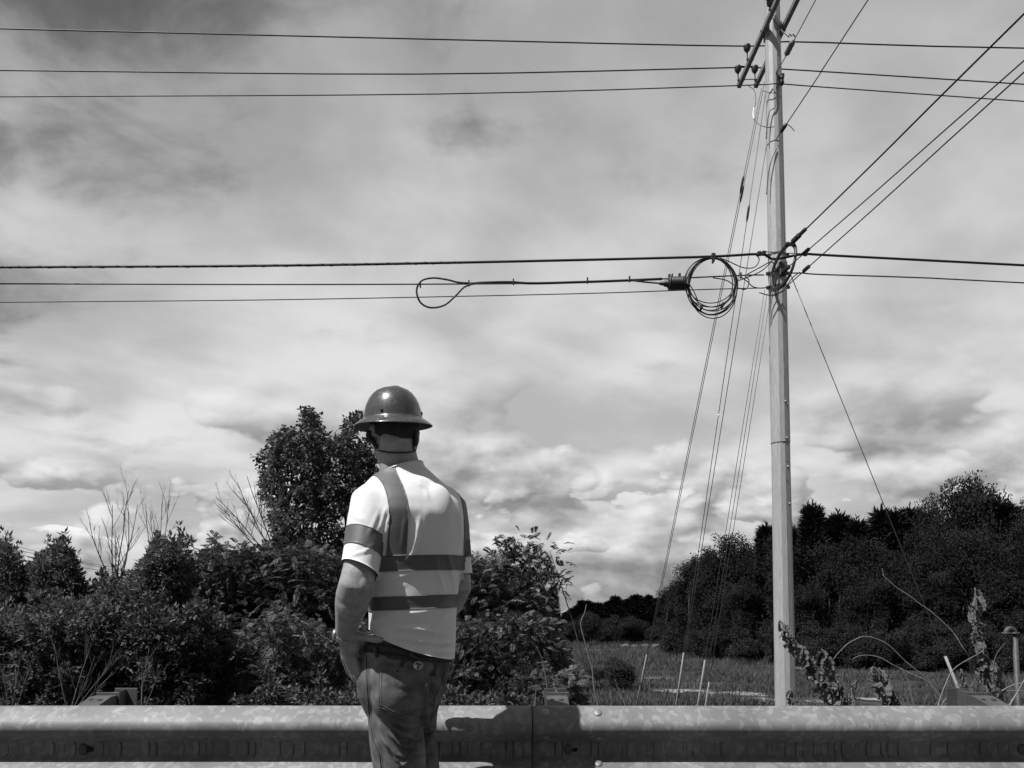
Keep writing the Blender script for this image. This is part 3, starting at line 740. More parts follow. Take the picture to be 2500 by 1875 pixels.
# ------------------------------------------------------------------ the man at the guardrail
def build_person():
    A = math.radians(31); R = Vector((math.cos(A), math.sin(A), 0)); Fw = Vector((-math.sin(A), math.cos(A), 0)); UP = Vector((0, 0, 1))
    YB = 2.64
    hip = w(876, 1500, YB + .03)
    root = empty('person', (hip.x, hip.y, 0))
    tag(root, 'man seen from behind in hard hat, white banded shirt and jeans, hand on hip', 'person')
    def rc(px, py, a, b, e=2.2, Y=YB): return (w(px, py, Y), R, Fw, a, b, e)
    def armrings(pts, rad, flat=1.0):
        fr = frames(pts); out = []
        for (p, t, u, v), r in zip(fr, rad):
            U = (Fw - t * Fw.dot(t)).normalized(); Vv = t.cross(U)
            ra, rb = (r if hasattr(r, '__len__') else (r, r * flat))
            out.append((p, U, Vv, ra, rb, 2.0))
        return out
    # joints
    shL = w(805, 1088, 2.560); elL = w(770, 1262, 2.445); wrL = w(744, 1376, 2.575)
    shR = w(966, 1102, 2.73); elR = w(988, 1264, 2.72); wrR = w(925, 1385, 2.84)
    # ---------------- shirt
    TR = [rc(884, 1470, .156, .136, 2.3, YB + .02), rc(888, 1420, .157, .135, 2.3, YB + .015), rc(891, 1380, .156, .130, 2.3, YB + .01), rc(892, 1330, .157, .128), rc(892, 1260, .166, .130), rc(893, 1200, .170, .134, 2.4, YB - .005),
          rc(893, 1150, .178, .138, 2.5, YB - .01), rc(890, 1110, .188, .140, 2.4, YB - .01), rc(885, 1082, .187, .132, 2.3, YB), rc(881, 1062, .174, .120, 2.2, YB + .012), rc(879, 1046, .150, .106, 2.1, YB + .024), rc(877, 1032, .124, .094, 2.0, YB + .032), rc(873, 1018, .102, .084, 2.0, YB + .036), rc(866, 1006, .087, .079, 2.0, YB + .038), rc(865, 994, .084, .077, 2.0, YB + .04), rc(865, 972, .084, .077, 2.0, YB + .04)]
    torso = loft(TR, 48)
    zr = [q[0].z for q in TR]
    def tval(p):        # below 1: inside the trunk's outline
        z = p.z; i = lambda k: float(np.interp(z, zr, k)); d = Vector((p.x - i([q[0].x for q in TR]), p.y - i([q[0].y for q in TR]), 0))
        return math.hypot(d.dot(R) / i([q[3] for q in TR]), d.dot(Fw) / i([q[4] for q in TR]))
    def sleeve(sh, el, inner, k=1.0):
        d = (el - sh)
        pts = [inner, inner.lerp(sh, .6), sh, sh + d * .25, sh + d * .5, sh + d * .75, sh + d * .95]
        return loft(armrings(pts, [(.068, .064), (.080, .076), (.084 * k, .080 * k), (.080 * k, .074 * k), (.074 * k, .067 * k), (.069 * k, .063 * k), (.069 * k, .063 * k)]), 28)
    blades = [ell(w(850, 1105, YB - .082), (.062, .05, .10)), ell(w(940, 1105, YB - .058), (.07, .05, .10)), ell(w(890, 1068, YB - .040), (.10, .06, .07)), ell(w(806, 1078, 2.57), (.066, .066, .060)), ell(w(960, 1085, 2.71), (.062, .062, .06))]
    sm = remesh([torso, sleeve(shL, elL, w(846, 1078, 2.60)), sleeve(shR, elR, w(920, 1085, 2.70), .95)] + blades, .0065, 22)
    shirt = link_mesh('shirt', sm, MAT['shirt'], root)
    def seg2(px, pz, a, b):
        ax, az = a; bx, bz = b; dx, dz = bx - ax, bz - az; L2 = dx * dx + dz * dz
        t = np.clip(((px - ax) * dx + (pz - az) * dz) / L2, 0, 1); return np.hypot(px - ax - t * dx, pz - az - t * dz), t
    def folds(me, lst, Yref, noise_amp, nscale, seed):
        n = len(me.vertices); co = np.empty(n * 3, np.float32); me.vertices.foreach_get('co', co); co = co.reshape(-1, 3)
        no = np.empty(n * 3, np.float32); me.vertices.foreach_get('normal', no); no = no.reshape(-1, 3)
        disp = np.zeros(n, np.float32); back = np.clip(-no[:, 1] * 1.6 + .2, 0, 1)
        for pts, wd, h in lst:
            q = [w(a, b, Yref) for a, b in pts]
            dd = np.full(n, 9.0); tt = np.zeros(n); m = len(q) - 1
            for i in range(m):
                d, t = seg2(co[:, 0], co[:, 2], (q[i].x, q[i].z), (q[i + 1].x, q[i + 1].z))
                better = d < dd; dd = np.where(better, d, dd); tt = np.where(better, (i + t) / m, tt)
            prof = np.exp(-(dd / wd) ** 2) - .35 * np.exp(-(dd / (2.4 * wd)) ** 2)
            disp += h * prof * back * np.clip(np.minimum(tt, 1 - tt) * 5 + .15, 0, 1)
        for i in range(n):
            v = Vector(co[i])
            disp[i] += noise_amp * mnoise.noise(Vector((v.x * nscale + seed, v.y * nscale, v.z * nscale * .55)))
        co += no * disp[:, None]; me.vertices.foreach_set('co', co.ravel()); me.update()
    folds(sm, [([(908, 1120), (903, 1160), (893, 1195), (880, 1212)], .007, .010),
               ([(962, 1190), (972, 1235), (985, 1290), (990, 1315)], .008, .006),
               ([(935, 1195), (948, 1250), (955, 1300)], .009, .004),
               ([(925, 1100), (915, 1135), (908, 1175)], .018, .004),
               ([(812, 1262), (850, 1250), (905, 1235), (960, 1232)], .012, .005),
               ([(806, 1290), (840, 1275), (880, 1262)], .010, .005),
               ([(795, 1352), (815, 1340), (850, 1328), (915, 1322), (975, 1308)], .011, .011),
               ([(800, 1362), (850, 1355), (900, 1358), (950, 1368)], .008, .011),
               ([(840, 1374), (880, 1380), (930, 1390), (980, 1396)], .007, .011),
               ([(825, 1385), (870, 1400), (930, 1408), (975, 1415)], .008, .006),
               ([(960, 1330), (940, 1360), (930, 1390)], .009, .005),
               ([(840, 1100), (832, 1125), (825, 1150)], .006, .006), ([(825, 1105), (815, 1135), (806, 1165)], .007, .004),
               ([(805, 1225), (790, 1232), (775, 1232)], .006, .005),
               ([(848, 1108), (842, 1135), (836, 1160)], .004, .006), ([(818, 1180), (800, 1196), (770, 1205)], .006, .005), ([(760, 1100), (775, 1120), (800, 1130)], .010, .004),
               ([(880, 1120), (876, 1150), (872, 1185)], .005, .004), ([(945, 1240), (955, 1262), (962, 1290)], .005, .005), ([(975, 1225), (985, 1260), (990, 1290)], .005, .005),
               ([(812, 1330), (806, 1345), (800, 1362)], .005, .007), ([(835, 1345), (880, 1338), (930, 1340)], .006, .006), ([(900, 1400), (940, 1398), (978, 1385)], .006, .006),
               ([(985, 1100), (992, 1130), (996, 1165)], .006, .005), ([(900, 1040), (915, 1052), (925, 1075)], .007, .004)], 2.52, .0035, 9, 3.1)
    # trim at hem, cuffs and neck
    bm = bmesh.new(); bm.from_mesh(sm)
    def cut(bm, co, no, clear_outer=True, pick=None):
        bmesh.ops.bisect_plane(bm, geom=bm.verts[:] + bm.edges[:] + bm.faces[:], plane_co=co, plane_no=no, clear_outer=False, clear_inner=False)
        dead = [f for f in bm.faces if (f.calc_center_median() - Vector(co)).dot(Vector(no)) > 0 and (pick is None or pick(f.calc_center_median()))]
        bmesh.ops.delete(bm, geom=dead, context='FACES')
    dL = (elL - shL).normalized(); dR = (elR - shR).normalized()
    def near_arm(p, sh, el, lim):
        t = max(0.0, min(1.35, (p - sh).dot(el - sh) / (el - sh).length_squared)); return (p - sh.lerp(el, t)).length < lim
    inL = lambda p: near_arm(p, shL, elL, .105) and (p - shL).dot(dL) > .03 and tval(p) > 1.13
    inR = lambda p: near_arm(p, shR, elR, .105) and (p - shR).dot(dR) > .03 and tval(p) > 1.13
    hemL = shL + dL * (elL - shL).length * .80
    nL = (dL + Vector((-.28, 0, -.05))).normalized()
    cut(bm, hemL, nL, pick=inL)
    cut(bm, shR + dR * (elR - shR).length * .86, dR, pick=inR)
    hp0, hp1 = w(797, 1366, 2.53), w(978, 1428, 2.58); hd = (hp1 - hp0).normalized(); hn = hd.cross(Vector((0, 1, .10)).normalized()); hn = hn if hn.z < 0 else -hn
    cut(bm, hp0.lerp(hp1, .5), hn)
    nk = w(866, 1016, YB + .035); nn = Vector((-.42, .10, 1)).normalized()
    cut(bm, nk, nn)
    # give the open edges a rolled thickness
    bmesh.ops.recalc_face_normals(bm, faces=bm.faces[:])
    be = [e for e in bm.edges if e.is_boundary]
    r = bmesh.ops.extrude_edge_only(bm, edges=be); nv = [g for g in r['geom'] if isinstance(g, bmesh.types.BMVert)]
    for v in nv:
        v.co -= v.normal * .010
    bm.to_mesh(sm); bm.free(); sm.update(); sm.polygons.foreach_set('use_smooth', [True] * len(sm.polygons))
    # reflective bands: their own strips of cloth lying on the shirt
    def strip(planes, pick, name='reflective_band', off=.0024):
        b = bmesh.new(); b.from_mesh(sm)
        for co, no in planes: cut(b, co, no)
        dead = [f for f in b.faces if not pick(f.calc_center_median())]
        bmesh.ops.delete(b, geom=dead, context='FACES')
        b.normal_update()
        nr = {v: v.normal.copy() for v in b.verts}
        for v in b.verts: v.co += nr[v] * off
        e = [x for x in b.edges if x.is_boundary]; r = bmesh.ops.extrude_edge_only(b, edges=e)
        for g in r['geom']:
            if isinstance(g, bmesh.types.BMVert): g.co -= g.normal * .0025
        me = bpy.data.meshes.new(name); b.to_mesh(me); b.free()
        return link_mesh(name, me, MAT['band'], shirt)
    torso_only = lambda p: not inL(p) and not inR(p) and (p - shL).dot(dL) > -.3
    def hplane(py0, py1, roll):
        a = w(810, py0, 2.52); c = w(1000, py0 + roll, 2.56); d = (c - a).normalized(); n = d.cross(Vector((0, 1, 0))); n = n if n.z > 0 else -n
        q = w(900, py1 + roll * .5, 2.52); m = a.lerp(c, .5)
        return [(m, n), (q, -n)]
    cT = w(899, 1150, YB)
    strip(hplane(1203, 1235, -6), torso_only); strip(hplane(1290, 1319, -7), torso_only)
    topband = hplane(1203, 1235, -6)[0]
    for s in (-1, 1):
        lo, hi = (.088, .148) if s < 0 else (.162, .198)
        strip([(cT + R * s * lo, R * -s), (cT + R * s * hi, R * s), (topband[0] + Vector((0, 0, .0008)), -topband[1])], lambda p: p.z > topband[0].z - .02)
    bL = shL + dL * (elL - shL).length * .40; nb = (dL + Vector((-.20, 0, 0))).normalized()
    strip([(bL, -nb), (bL + dL * .066, nb)], inL)
    bR = shR + dR * (elR - shR).length * .44
    strip([(bR, -dR), (bR + dR * .062, dR)], inR)
    # neck rib
    cp = []
    for k in range(33):
        a = 2 * math.pi * k / 32; d = R * math.cos(a) + Fw * math.sin(a)
        p = nk + d * .0
        n_ = nn; dd = (d - n_ * d.dot(n_)).normalized(); cp.append(nk + Vector((0, 0, .002)) + dd * (.080 if abs(math.cos(a)) > .5 else .076))
    # ---------------- body: head, neck, arms and hands in one skin
    hc = w(852, 925, YB + .045)
    HA = math.radians(30); HR = Vector((math.cos(HA), math.sin(HA), 0)); HF = Vector((-math.sin(HA), math.cos(HA), 0))
    RotH = Matrix((HR, HF, UP)).transposed()
    head = [ell(hc, (.083, .101, .120), RotH), ell(hc + HF * .035 + UP * -.065, (.064, .070, .075), RotH),
            ell(hc + HF * .118 + UP * -.028, (.014, .020, .022), RotH), ell(hc + HF * .096 + UP * -.072, (.026, .014, .013), RotH), ell(hc + HF * .09 + UP * .012, (.055, .018, .012), RotH),
            ell(hc + HF * .085 + UP * -.115, (.028, .022, .02), RotH),
            ell(hc - HF * .045 + UP * -.06, (.072, .05, .07), RotH)]
    for s in (-1, 1):
        head += [ell(hc + HR * s * .086 + UP * -.03 + HF * .0, (.010, .022, .032), RotH), ell(hc + HR * s * .086 + UP * -.012 - HF * .006, (.010, .020, .018), RotH)]
    neck = loft([(w(853, 940, YB + .035), R, Fw, .068, .07, 2), (w(856, 975, YB + .035), R, Fw, .073, .070, 2), (w(862, 1000, YB + .034), R, Fw, .076, .068, 2), (w(868, 1025, YB + .03), R, Fw, .078, .062, 2), (w(876, 1060, YB), R, Fw, .10, .06, 2), (w(888, 1120, YB), R, Fw, .13, .08, 2), (w(890, 1400, YB), R, Fw, .13, .09, 2)], 28)
    def arm(sh, el, wr, k=1.0):
        pts = [sh, sh.lerp(el, .35), sh.lerp(el, .7), sh.lerp(el, .92), el + (el - wr) * .0, el.lerp(wr, .18), el.lerp(wr, .38), el.lerp(wr, .62), el.lerp(wr, .85), wr]
        return loft(armrings(pts, [(.055 * k, .052 * k), (.056 * k, .053 * k), (.055 * k, .055 * k), (.052 * k, .056 * k), (.051 * k, .058 * k), (.053 * k, .061 * k), (.051 * k, .057 * k), (.043 * k, .046 * k), (.035 * k, .037 * k), (.032 * k, .030 * k)]), 24)
    # left hand spread on the hip: thumb to the back, fingers down along the front
    kn = [w(769, 1428, 2.585), w(760, 1431, 2.602), w(751, 1429, 2.62), w(743, 1423, 2.638)]
    tips = [[w(777, 1450, 2.592), w(783, 1468, 2.60), w(787, 1482, 2.612)], [w(768, 1452, 2.61), w(775, 1471, 2.62), w(779, 1486, 2.632)],
            [w(758, 1449, 2.63), w(765, 1466, 2.638), w(770, 1480, 2.65)], [w(749, 1440, 2.65), w(754, 1453, 2.66), w(758, 1464, 2.67)]]
    hand = [loft([(wrL, Fw, R, .028, .020, 2), (w(749, 1394, 2.586), Fw, R, .034, .024, 2.3), (w(754, 1411, 2.600), Fw, R, .040, .026, 2.4), (w(757, 1427, 2.612), Fw, R, .040, .020, 2.4)], 20)]
    for k_, tt in zip(kn, tips): hand.append(tube([k_ + (wrL - k_) * .35, k_, tt[0], tt[1], tt[2]], [.011, .0122, .0108, .0105, .0068], 10))
    hand += [tube(spline([w(752, 1384, 2.57), w(768, 1374, 2.553), w(790, 1377, 2.535), w(812, 1382, 2.522), w(830, 1382, 2.52)], 4), lerp_list([.016, .0185, .016, .0125, .0135, .0075], 17), 12),
             ell(w(766, 1392, 2.572), (.024, .022, .034)), ell(w(772, 1380, 2.560), (.022, .016, .016))]
    # right hand resting in front of the belt
    dF = (wrR - elR).normalized(); hb = wrR + dF * .05
    hand += [loft([(wrR, UP, Fw, .028, .02, 2), (hb, UP, Fw, .038, .016, 2.3), (wrR + dF * .09, UP, Fw, .038, .013, 2.3)], 16)]
    for i in range(4):
        b0 = wrR + dF * .08 + UP * (.027 - .018 * i); l = (.062, .07, .066, .052)[i]
        hand.append(tube([b0 - dF * .02, b0, b0 + dF * l * .55 - Fw * .008, b0 + dF * l - Fw * .026], [.010, .010, .0092, .007], 8))
    hand.append(tube([wrR + UP * .02 + dF * .02, wrR + UP * .045 + dF * .05, wrR + UP * .05 + dF * .085 - Fw * .01], [.013, .0125, .008], 8))
    hand += [ell(elL + Vector((.022, -.024, -.004)), (.022, .020, .030)), ell(elL.lerp(wrL, .25) + Vector((-.010, -.008, 0)), (.045, .045, .07))]
    bm_ = remesh(head + [neck, arm(shL, elL, wrL), arm(shR, elR, wrR, .95)] + hand, .0042, 5)
    body = link_mesh('body', bm_, MAT['skin'], root)
    for s in (-1, 1):
        mesh_obj('eye', *ell(hc + HF * .094 + HR * s * .032 + UP * -.008, (.012, .010, .008), RotH, 12, 8), MAT['white'], body)
    # hair: cropped, below the hat
    hm = remesh([ell(hc + UP * .004 - HF * .004, (.0865, .1045, .120), RotH, 32, 20)], .006, 3)
    b = bmesh.new(); b.from_mesh(hm); cut(b, hc + UP * -.052 - HF * .05, (Vector((0, 0, -1)) + HF * .75).normalized()); b.to_mesh(hm); b.free()
    for v in hm.vertices:
        v.co += v.normal * (.0022 * mnoise.noise(v.co * 180))
    link_mesh('hair', hm, MAT['hair'], root)
    # ---------------- hard hat, full brim
    hatc = w(849, 911, YB + .037)
    TH = Matrix.Rotation(math.radians(4.0), 3, HR) @ Matrix.Rotation(math.radians(-3.5), 3, HF)
    def hat_pt(r, z, a, fx=1.0, fy=1.14):
        p = Vector((r * fx * math.cos(a), r * fy * math.sin(a), z)); return hatc + TH @ (RotH @ p)
    prof = [(.0005, .1255), (.020, .1245), (.040, .1205), (.058, .112), (.073, .099), (.086, .081), (.0955, .059), (.1015, .037), (.1045, .020), (.1056, .013), (.1072, .0088), (.1102, .0062), (.114, .0042), (.121, .0005), (.129, -.0048), (.1355, -.0100), (.1395, -.0138), (.1412, -.0160), (.1408, -.0178), (.1388, -.0172), (.131, -.0115), (.119, -.004), (.107, .001), (.1005, .008), (.099, .03), (.092, .056), (.07, .094), (.03, .115), (.0005, .118)]
    n = 72; V = []; F = []
    for r, z in prof:
        for k in range(n):
            a = 2 * math.pi * k / n
            # shallow ridge front to back, brim dips slightly at front and rear
            zz = z + (.0032 * math.exp(-((r * math.cos(a)) / .012) ** 2) * max(0, min(1, (z - .06) / .04)) if z > .06 else 0)
            if r > .11: zz -= .006 * abs(math.sin(a)) ** 2 * (r - .11) / .03
            V.append(hat_pt(r, zz, a))
    m = len(prof)
    for i in range(m - 1):
        for k in range(n): F.append((i * n + k, (i + 1) * n + k, (i + 1) * n + (k + 1) % n, i * n + (k + 1) % n))
    hat = mesh_obj('hard_hat', V, F, MAT['hat'], root)
    tag(hat, 'glossy full-brim hard hat with scuffs and rivets')
    for a in (-2.35, -.62, .62, 2.35):
        p = hat_pt(.1036, .0245, a); c0 = hat_pt(.05, .0245, a); nrm = (p - c0).normalized()
        V, F = lathe([(.0001, .0035), (.004, .003), (.0056, .001), (.0056, -.004)], Matrix.Translation(p) @ nrm.to_track_quat('Z', 'Y').to_matrix().to_4x4() @ Matrix.Diagonal((1, 1.3, 1, 1)), 12)
        mesh_obj('rivet', V, F, MAT['dark'], hat)
    # suspension band inside the shell
    pts = [hat_pt(.0905, .004, 2 * math.pi * k / 40) for k in range(41)]
    mesh_obj('head_band', *tube(pts, .006, 6), MAT['strap'], hat)
    # eyewear retainer: thick ear pieces and a cord round the nape
    bv = BVHTree.FromObject(body, bpy.context.evaluated_depsgraph_get())
    def hug(px, py, off):
        o = w(px, py, 1.5); d = (w(px, py, 3.2) - o).normalized(); h = bv.ray_cast(o, d)
        if h[0] is not None: return h[0] + h[1] * off
        p = w(px, py, 2.62); q = bv.find_nearest(p); return q[0] + (p - q[0]).normalized() * off
    cord = [hug(x, y, .003) for x, y in ((804, 966), (812, 971), (822, 974), (840, 977), (860, 978), (880, 977), (895, 974), (903, 970), (907, 964))]
    k = mesh_obj('eyewear_cord', *tube(spline(cord, 4), .0024, 6), MAT['strap'], root)
    for pts in (((795, 930), (799, 942), (803, 955), (806, 966)), ((909, 932), (911, 942), (909, 955), (906, 966))):
        P = [hug(x, y, .005) for x, y in pts]
        mesh_obj('temple_sleeve', *tube(spline(P, 4), lerp_list([.008, .0105, .0105, .010, .007], 13), 8), MAT['strap'], k)
    # wrist watch with a linked band
    d = (wrL - elL).normalized(); c = wrL - d * .006
    U = (Fw - d * Fw.dot(d)).normalized(); Vv = d.cross(U); tl = Matrix((U, Vv, d)).transposed() 
    wt = mesh_obj('watch_band', *tube([c + U * (.0345 * math.cos(a)) + Vv * (.0325 * math.sin(a)) for a in np.linspace(0, 2 * math.pi, 33)], .0035, 6), MAT['watch'], root)
    for i in range(22):
        a = 2 * math.pi * i / 22; p = c + U * (.0355 * math.cos(a)) + Vv * (.0335 * math.sin(a)); n_ = (U * math.cos(a) + Vv * math.sin(a))
        Rm = Matrix((d.cross(n_), n_, d)).transposed()
        mesh_obj('band_link', *box(p, .0088, .0042, .017, Rm, .0008), MAT['watch'], wt, smooth=False)
    n_ = (-R * .9 + Fw * .3).normalized(); n_ = (n_ - d * n_.dot(d)).normalized()
    mesh_obj('watch_case', *lathe([(.0001, .009), (.015, .009), (.0185, .006), (.019, 0)], Matrix.Translation(c + n_ * .033) @ n_.to_track_quat('Z', 'Y').to_matrix().to_4x4(), 20), MAT['watch'], wt)
    # ---------------- jeans
    def jr(px, py, a, b, Y, e=2.2): return (w(px, py, Y), R, Fw, a, b, e)
    pelvis = loft([jr(880, 1372, .152, .124, YB + .02), jr(879, 1400, .155, .128, YB + .02), jr(876, 1430, .160, .138, YB + .015), jr(871, 1465, .161, .146, YB + .015), jr(867, 1500, .150, .144, YB + .02), jr(867, 1535, .128, .130, YB + .03), jr(867, 1562, .10, .11, YB + .04)], 40)
    LL = [(w(843, 1490, YB - .02), .082, .116), (w(852, 1545, YB - .01), .090, .106), (w(857, 1600, YB + .0), .094, .100), (w(864, 1660, YB + .01), .092, .094), (w(868, 1730, YB + .03), .080, .085), (w(865, 1800, YB + .02), .074, .082), (w(862, 1900, YB - .01), .072, .08), (w(858, 1950, YB - .02), .076, .085)]
    RL = [(w(898, 1500, YB + .085), .083, .11), (w(896, 1545, YB + .13), .078, .100), (w(896, 1600, YB + .16), .074, .090), (w(902, 1660, YB + .165), .080, .092), (w(915, 1730, YB + .15), .078, .086), (w(930, 1800, YB + .09), .074, .082), (w(934, 1900, YB + .06), .072, .08), (w(936, 1950, YB + .05), .076, .085)]
    legs = [loft([(p, R, Fw, a, b, 2.1) for p, a, b in leg], 28) for leg in (LL, RL)]
    glutes = [ell(w(847, 1500, YB - .085), (.075, .065, .095)), ell(w(908, 1490, YB - .045), (.070, .065, .095))]
    jm = remesh([pelvis] + legs + glutes, .0055, 9)
    folds(jm, [([(842, 1568), (862, 1592), (890, 1606), (930, 1603)], .006, .020), ([(838, 1588), (862, 1616), (898, 1628)], .006, .015),
               ([(872, 1626), (890, 1606), (904, 1584)], .005, .015), ([(832, 1545), (850, 1562), (880, 1578), (905, 1575)], .007, .014),
               ([(858, 1662), (885, 1648), (915, 1638)], .006, .016), ([(812, 1560), (822, 1600), (838, 1640)], .008, .008), ([(845, 1640), (875, 1668), (905, 1672)], .006, .013),
               ([(812, 1500), (822, 1528), (836, 1548)], .008, .010), ([(845, 1474), (875, 1479), (915, 1478)], .007, .009), ([(850, 1500), (880, 1505), (905, 1496)], .008, .006),
               ([(922, 1465), (932, 1500), (925, 1550)], .010, -.016), ([(934, 1450), (942, 1478), (944, 1505)], .006, .011), ([(912, 1530), (905, 1560), (908, 1590)], .008, -.010),
               ([(856, 1530), (885, 1552), (910, 1562)], .008, -.008), ([(820, 1600), (850, 1636), (880, 1648)], .007, .010), ([(800, 1445), (806, 1475), (812, 1498)], .008, .008)], 2.50, .005, 12, 8.7)
    jeans = link_mesh('jeans', jm, MAT['denim'], root)
    jb = BVHTree.FromObject(jeans, bpy.context.evaluated_depsgraph_get())
    def onj(px, py, off, bv=jb):       # src-pixel aimed point on the cloth, lifted by off
        o = W(px, py, 1.6); d = (W(px, py, 3.2) - o).normalized(); h = bv.ray_cast(o, d)
        if h[0] is None:
            q = bv.find_nearest(W(px, py, 2.6)); return q[0] + q[1] * off
        return h[0] + h[1] * off
    def patch(poly, off, mat, name, par, thick=.002, res=14):
        """flat sewn piece, outline poly (four corners + bottom point), laid on the cloth"""
        tl_, tr_, br_, bp_, bl_ = [Vector((a, b, 0)) for a, b in poly]
        V = []; F = []
        for j in range(res + 1):
            v = j / res
            for i in range(res + 1):
                u = i / res
                top = tl_.lerp(tr_, u); bot = (bl_.lerp(bp_, u * 2) if u < .5 else bp_.lerp(br_, u * 2 - 1)); q = top.lerp(bot, v)
                V.append(onj(q.x, q.y, off))
        for j in range(res):
            for i in range(res):
                a = j * (res + 1) + i; F.append((a, a + 1, a + res + 2, a + res + 1))
        o = mesh_obj(name, V, F, mat, par)
        sd = o.modifiers.new('t', 'SOLIDIFY'); sd.thickness = thick; sd.offset = 1
        return o
    def stitch(pts, r, mat, name, par, off=.002, closed=False):
        P = []
        for (a, b), (c, d_) in zip(pts, pts[1:]):
            for i in range(6): P.append(onj(a + (c - a) * i / 6, b + (d_ - b) * i / 6, off))
        P.append(onj(*pts[-1], off)); return mesh_obj(name, *tube(P, r, 5), mat, par)
    pk = [(928, 1621), (1049, 1641), (1035, 1729), (980, 1749), (925, 1725)]
    pocket = patch(pk, .004, MAT['denim'], 'back_pocket', jeans, .0025)
    for e in (0, 5): stitch([(928 + e, 1622 + e), (1049 - e, 1641 + e), (1035 - e, 1729 - e), (980, 1749 - e * 1.2), (925 + e, 1725 - e), (928 + e, 1622 + e)], .0009, MAT['thread'], 'stitching', jeans, .0052)
    stitch([(895, 1600), (896, 1660), (901, 1740), (911, 1805), (927, 1840), (931, 1875), (934, 1920)], .0022, MAT['denimdark'], 'side_seam', jeans, .0008)
    stitch([(899, 1602), (900, 1660), (905, 1740), (915, 1803), (931, 1838), (935, 1875)], .0008, MAT['thread'], 'stitching', jeans, .0012)
    stitch([(1085, 1640), (1072, 1680), (1062, 1700), (1058, 1730)], .0012, MAT['denimdark'], 'pocket_seam', jeans, .0014)
    # waistband and belt wound round the waist
    def waist(pyc, hh, grow, name, mat, par, slope):
        V = []; F = []; n = 60
        for k in range(n):
            a = 2 * math.pi * k / n
            for s in (1, -1):
                c = w(881, pyc, YB + .02) + UP * (s * hh); base = w(884, 1385, YB + .02)
                p = c + R * ((.150 + grow) * math.copysign(abs(math.cos(a)) ** (2 / 2.2), math.cos(a))) + Fw * ((.128 + grow) * math.copysign(abs(math.sin(a)) ** (2 / 2.2), math.sin(a)))
                p.z += -slope * (p.x - c.x); V.append(p)
        for k in range(n): F.append((2 * k, 2 * k + 1, (2 * k + 3) % (2 * n), (2 * k + 2) % (2 * n)))
        o = mesh_obj(name, V, F, mat, par); sd = o.modifiers.new('t', 'SOLIDIFY'); sd.thickness = .004; sd.offset = 1; return o
    waist(1408, .020, .005, 'waistband', MAT['denimdark'], jeans, .10)
    belt = waist(1400, .017, .0095, 'belt', MAT['leather'], root, .10)
    bb = BVHTree.FromObject(belt, bpy.context.evaluated_depsgraph_get())
    for x, y in ((1003, 1598), (918, 1584)):
        P = [onj(x, y - 4, .003, bb), onj(x, y - 2, .0065, bb), onj(x + 1, y + 2, .0075, bb), onj(x + 3, y + 10, .0075, bb), onj(x + 4, y + 20, .005)]
        V, F = tube(P, .0055, 6); mesh_obj('belt_loop', V, F, MAT['denimdark'], jeans)
    # boots
    for leg in (LL, RL):
        a = leg[-1][0]; g = Vector((a.x, a.y, 0))
        V, F = loft([(g + UP * .0 + Fw * .06, R, Fw, .048, .145, 2.6), (g + UP * .03 + Fw * .06, R, Fw, .052, .15, 2.6), (g + UP * .07 + Fw * .05, R, Fw, .048, .135, 2.3), (g + UP * .11 + Fw * .01, R, Fw, .045, .085, 2), (g + UP * .2, R, Fw, .055, .065, 2)], 24)
        mesh_obj('boot', V, F, MAT['boot'], root)
    settle(root)
    # wallet standing out of the pocket with a round metal badge
    V = []; F = []
    c = [onj(990, 1598, .007), onj(1072, 1614, .007), onj(1060, 1650, .0065), onj(968, 1640, .0065)]
    q = []
    for j in range(5):
        for i in range(9):
            u, v = i / 8, j / 4; V.append(c[0].lerp(c[1], u).lerp(c[3].lerp(c[2], u), v))
    for j in range(4):
        for i in range(8): a = j * 9 + i; F.append((a, a + 1, a + 10, a + 9))
    wal = mesh_obj('wallet', V, F, MAT['leather']); tag(wal, 'dark leather wallet with a round pale badge sticking out of the jeans pocket', 'wallet')
    sd = wal.modifiers.new('t', 'SOLIDIFY'); sd.thickness = .006; sd.offset = 1
    nrm = (c[1] - c[0]).cross(c[3] - c[0]).normalized(); nrm = nrm if nrm.y < 0 else -nrm
    cc = c[0].lerp(c[1], .42).lerp(c[3].lerp(c[2], .42), .50) + nrm * .0120
    ux = (c[1] - c[0]).normalized(); uy = nrm.cross(ux)
    if uy.z < 0: uy = -uy
    RM = Matrix((ux, uy, ux.cross(uy))).transposed(); 
    if RM.col[2].dot(nrm) < 0: RM = Matrix((-ux, uy, nrm)).transposed()
    badge = mesh_obj('badge', *lathe([(.0001, .0016), (.0155, .0016), (.0165, .0026), (.0178, .0026), (.0185, .0015), (.0185, -.002)], Matrix.Translation(cc) @ RM.to_4x4() @ Matrix.Diagonal((1, .82, 1, 1)), 28), MAT['badge'], wal)
    Tm = [box(cc + uy * .0055 + nrm * .0022, .019, .0035, .001, RM), box(cc - uy * .002 + nrm * .0022, .0042, .013, .001, RM), box(cc - uy * .0085 + nrm * .0022, .010, .0026, .001, RM)]
    mesh_obj('badge_emblem', *join(*Tm), MAT['leather'], badge, smooth=False)
build_person()
